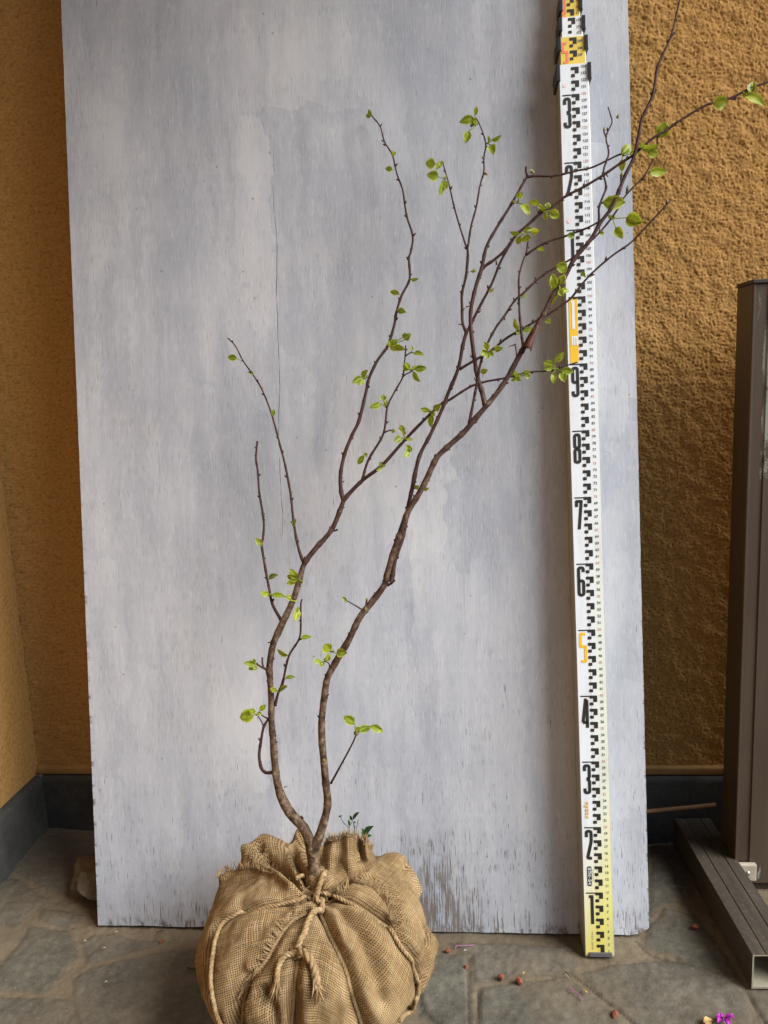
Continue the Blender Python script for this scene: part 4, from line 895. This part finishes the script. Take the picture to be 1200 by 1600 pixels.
# ------------------------------------------------------------------ rock behind the board
def lump(name, c, r, seed, mat, label, cat, flat=.7, group=None, jag=.35, sub=3):
    bm = bmesh.new(); bmesh.ops.create_icosphere(bm, subdivisions=sub, radius=1); m = MB(); V = []
    pl = [(Vector((random.Random(seed*13+i).uniform(-1, 1), random.Random(seed*17+i).uniform(-1, 1), random.Random(seed*19+i).uniform(-.6, 1))).normalized(), random.Random(seed*23+i).uniform(.6, .85)) for i in range(7)]
    for v in bm.verts:
        k = 1+jag*noise.noise(v.co*1.3+Vector((seed, 0, 0)))+.12*noise.noise(v.co*5+Vector((0, seed, 0)))+.05*noise.noise(v.co*11); p = v.co*k
        for n, d in pl:
            e = p.dot(n)-d
            if e > 0: p = p-n*e*.92
        V.append((p.x*r[0], p.y*r[1], p.z*r[2]))
    V = np.array(V); V[:, 2] -= V[:, 2].min(); zl = V[:, 2]; V[:, 2] = np.maximum(0, zl-r[2]*.12)
    m.add(V, [tuple(v.index for v in f.verts) for f in bm.faces]); bm.free()
    o = m.build(name, mat, smooth=sub > 2); o.location = c; o.rotation_euler = (0, 0, seed*1.7)
    return tag(o, label, cat, group)
rc = flo(150, 1425); lump('rock', (rc[0]-.004, rc[1]+.034, -.003), (.070, .040, .040), 9, M['rock'], 'rough brown rock wedged behind the lower left edge of the board', 'rock', .7, None, .55, 4)

# ------------------------------------------------------------------ right side: square tube, post, dowel
TH_ = .054; nl = flo(1174, 1545); fl = flo(1054, 1279, TH_); ax = fl-nl; ax[2] = 0; Lt = np.linalg.norm(ax); ax /= Lt; rt = np.array([ax[1], -ax[0], 0]); TW = .064
tm = Matrix(((rt[0], ax[0], 0, nl[0]), (rt[1], ax[1], 0, nl[1]), (0, 0, 1, .0005), (0, 0, 0, 1)))
tb = tag(empty('square_tube', mat=tm), 'dusty dark metal square tube lying on the paving with its open end forward', 'metal tube')
mb = MB(); t = .0022; L1 = Lt+.0
prof = [(0, 0), (TW, 0), (TW, TH_), (TW-.017, TH_), (TW-.018, TH_-.0012), (TW-.0195, TH_-.0012), (TW-.0205, TH_), (.0205, TH_), (.0195, TH_-.0012), (.018, TH_-.0012), (.017, TH_), (0, TH_)]
n = len(prof); inn = [(t, t), (TW-t, t), (TW-t, TH_-t), (t, TH_-t)]
V = [(x, 0, z) for x, z in prof]+[(x, L1, z) for x, z in prof]
mb.add(V, [(i, n+i, n+(i+1) % n, (i+1) % n) for i in range(n)]+[tuple(range(n, 2*n))]); mb.build('outer_walls', M['tube'], tb, smooth=False)
mb = MB(); V = [(x, 0, z) for x, z in inn]+[(x, L1-.01, z) for x, z in inn]; mb.add(V, [((i+1) % 4, 4+(i+1) % 4, 4+i, i) for i in range(4)]+[(4, 5, 6, 7)])
# rim faces joining outer and inner
ro = [(0, 0), (TW, 0), (TW, TH_), (0, TH_)]; V = [(x, -.0004, z) for x, z in ro]+[(x, -.0004, z) for x, z in inn]
mb.add(V, [(i, (i+1) % 4, 4+(i+1) % 4, 4+i) for i in range(4)]); mb.build('inner_walls', M['tubein'], tb, smooth=False)
for q in ((.2, .75, .020), (.5, .60, .016)):
    m = MB(); V = [(TW*q[0]+.0018*math.cos(a), L1*q[1]+.0018*math.sin(a), TH_+.0006) for a in np.arange(10)*math.pi/5]; m.add(V, [tuple(range(10))]); m.build('screw_hole', M['dark'], tb, smooth=False)
pb = flo(1146, 1388)
# foot of the post found on the paving, its top from the picture
pt = hit(1172, 437, np.array([0, pb[1], 0]), np.array([0, 1., 0])); ptop = pt[2]
po = tag(empty('metal_post', (pb[0], pb[1], .0)), 'bronze brown aluminium post with whitish oxidation standing by the stucco wall', 'post')
PD = .067; PW = .44; mb = MB()
mb.box(0, PW, 0, PD, .012, ptop-.006)
mb.build('body', M['post'], po, smooth=False, bevel=.0015)
m = MB(); m.box(.0005, .004, -.0015, .0, .012, ptop-.007); m.box(.0235, PW-.0005, -.0022, .0, .012, ptop-.007); m.build('ribs', M['post'], po, smooth=False, bevel=.0006)
m = MB(); m.box(-.0015, PW+.002, -.0035, PD+.0015, ptop-.0058, ptop); m.build('cap', plain('dark_cap', (.035, .03, .026), .6), po, smooth=False, bevel=.001)
m = MB(); m.box(.002, PW-.002, .004, PD-.004, -.002, .012); m.build('foot', M['dark'], po, smooth=False)
q0 = hit(1183, 1352, np.array([0, pb[1]-.012, 0]), np.array([0, 1., 0])); q1 = hit(1156, 1377, np.array([0, pb[1]-.012, 0]), np.array([0, 1., 0]))
m = MB(); m.box(q1[0]-.006, q0[0], pb[1]-.012, pb[1]-.0025, q1[2], q0[2]); blk_ = m.build('stop_block', M['cream'], po, smooth=False, world=True, bevel=.0018)
m = MB(); sx, sz = (q1[0]+q0[0])/2-.001, (q1[2]+q0[2])/2
V = [(sx+.0042*math.cos(a)*k, pb[1]-.012-h, sz+.0042*math.sin(a)*k) for k, h in ((1, 0), (.9, .0018), (.4, .003)) for a in np.arange(12)*math.pi/6]
m.add(V, [(r*12+i, r*12+(i+1) % 12, (r+1)*12+(i+1) % 12, (r+1)*12+i) for r in range(2) for i in range(12)]+[tuple(range(24, 36))]); m.build('screw', M['screw'], blk_, world=True)
dw = hit(1008, 1268, np.array([0, 1.372, 0]), np.array([0, 1., 0])); dw2 = hit(1100, 1259, np.array([0, 1.36, 0]), np.array([0, 1., 0]))
e = np.array(dw)-(np.array(dw2)-np.array(dw))*2.2; s_ = e.copy(); m = MB()
dirv = (dw2-dw)/np.linalg.norm(dw2-dw); A0 = dw-dirv*.22; A1 = dw2+dirv*.02
m = MB(); tube(m, [A0, (A0+A1)/2, A1], .0036, 10); tag(m.build('wooden_dowel', M['wood'], world=True, loc=tuple(A0)), 'thin brown rod lying along the foot of the wall behind the square tube', 'rod')

# ------------------------------------------------------------------ small litter on the paving
CH_L = [((700,1487), (.0050, .0042, .0036), 'small red brown chip close to the right side of the root ball'), ((729,1511), (.0034, .0040, .0030), 'smallest orange brown chip on the stone joint right of the root ball'),
        ((783,1529), (.0062, .0052, .0042), 'dark red chip, left one of the pair in mid paving'), ((812,1536), (.0062, .0058, .0050), 'pointed red chip, right one of the pair in mid paving'),
        ((961,1586), (.0064, .0056, .0042), 'red brown chip at the bottom below the measuring staff'), ((1086,1450), (.0060, .0060, .0050), 'tan brown chip between the board and the square tube'), ((252,1471), (.0058, .0030, .0020), 'thin red flake on the paving left of the root ball')]
for i, (q, r, lb) in enumerate(CH_L):
    p = flo(*q); lump('terracotta_chip', (p[0], p[1], -.0016), r, i+2, M['chip'], lb, 'chip', .7, 'terracotta chips scattered on the paving', .5, 2)
def strand(pts, r, mat, name, label, cat, group=None):
    m = MB(); P = crom([flo(a, b, .0018+h) for a, b, h in pts], 5); tube(m, P, r, 6); return tag(m.build(name, mat, world=True, loc=tuple(P[0])), label, cat, group)
strand([(711,1482,0), (714,1478,.001), (722,1478,.001), (732,1477.5,.001), (740,1476.5,0)], .0006, M['pink'], 'flower_stamen', 'pink curled strand lying below the board near the root ball', 'stamen', 'pink strands on the paving')
strand([(891,1541,.001), (893,1546,.002), (900,1551,.001), (906,1556,.001), (910,1563,0)], .0007, M['pink'], 'flower_stamen', 'pink hooked strand lying below the foot of the staff', 'stamen', 'pink strands on the paving')
strand([(244,1457,.001), (249,1455,.002), (260,1450,.001)], .0007, M['dark'], 'twig', 'tiny dark twig at the left foot of the board', 'twig', 'dark twig bits on the paving')
strand([(883,1518,.0), (888,1522,.002), (893,1528,.0)], .0007, M['dark'], 'twig', 'tiny dark twig on the joint left below the staff foot', 'twig', 'dark twig bits on the paving')
strand([(292,1511,.001), (300,1514,.001), (312,1511,0)], .0010, M['dark'], 'twig', 'tiny dark twig just left of the root ball', 'twig', 'dark twig bits on the paving')
def petal(m, p0, p1, wd, lift, t=0.):
    P0 = flo(*p0, .002); P1 = flo(*p1, .003+lift); L = P1-P0; S = np.cross(L, [0, 0, 1.]); S /= np.linalg.norm(S); V = []
    for i in range(6):
        u = i/5; ww = wd*(.35+.65*math.sin(math.pi*min(1, u*.85+.08)))
        for j in (-1, -.4, .4, 1): V.append(P0+L*u+S*ww*j*.5+np.array([0, 0, lift*math.sin(u*3)+.0016*abs(j)+.001*math.sin(u*9+j*3+t)]))
    m.add(V, [(i*4+j, i*4+j+1, (i+1)*4+j+1, (i+1)*4+j) for i in range(5) for j in range(3)])
m = MB()
for k, (p1, wd) in enumerate([((1117,1591), .008), ((1124,1587), .010), ((1148,1588), .009), ((1150,1593), .007), ((1135,1601), .010), ((1120,1600), .008), ((1142,1603), .009)]): petal(m, (1132,1594), (1132+(p1[0]-1132)*.85, 1594+(p1[1]-1594)*.85), wd*.75, .004, k)
tag(m.build('flower', M['magenta'], world=True, loc=tuple(flo(1132,1594))), 'fallen magenta flower at the bottom right of the paving', 'flower')
m = MB(); petal(m, (1113,1594), (1101,1599), .009, .003); petal(m, (1111,1597), (1104,1604), .007, .002, 2)
tag(m.build('dry_petal', M['straw'], world=True, loc=tuple(flo(1107,1597))), 'dry straw coloured petal touching the fallen magenta flower', 'petal', 'dry petals on the paving')
for a, b, lb in (((818,1525),(821,1520),'dry yellow flake just above the pair of red chips'), ((912,1546),(918,1552),'dry tan flake right of the hooked pink strand')):
    m = MB(); petal(m, a, b, .004, .001); tag(m.build('dry_petal', M['straw'], world=True, loc=tuple(flo(*a))), lb, 'petal', 'dry petals on the paving')
for q, lb in (((179,1458),'pale chip nearest the foot of the board at left'), ((160,1483),'pale chip below the lower left corner of the board'), ((130,1472),'pale tan chip left of the board corner'), ((163,1536),'pale chip on the large stone left of the root ball'), ((724,1487),'pale chip beside the pink curled strand')):
    m = MB(); petal(m, q, (q[0]+5, q[1]-1.5), .0026, .0004); tag(m.build('pale_chip', M['pale'], world=True, loc=tuple(flo(*q))), lb, 'chip', 'pale chips on the paving')
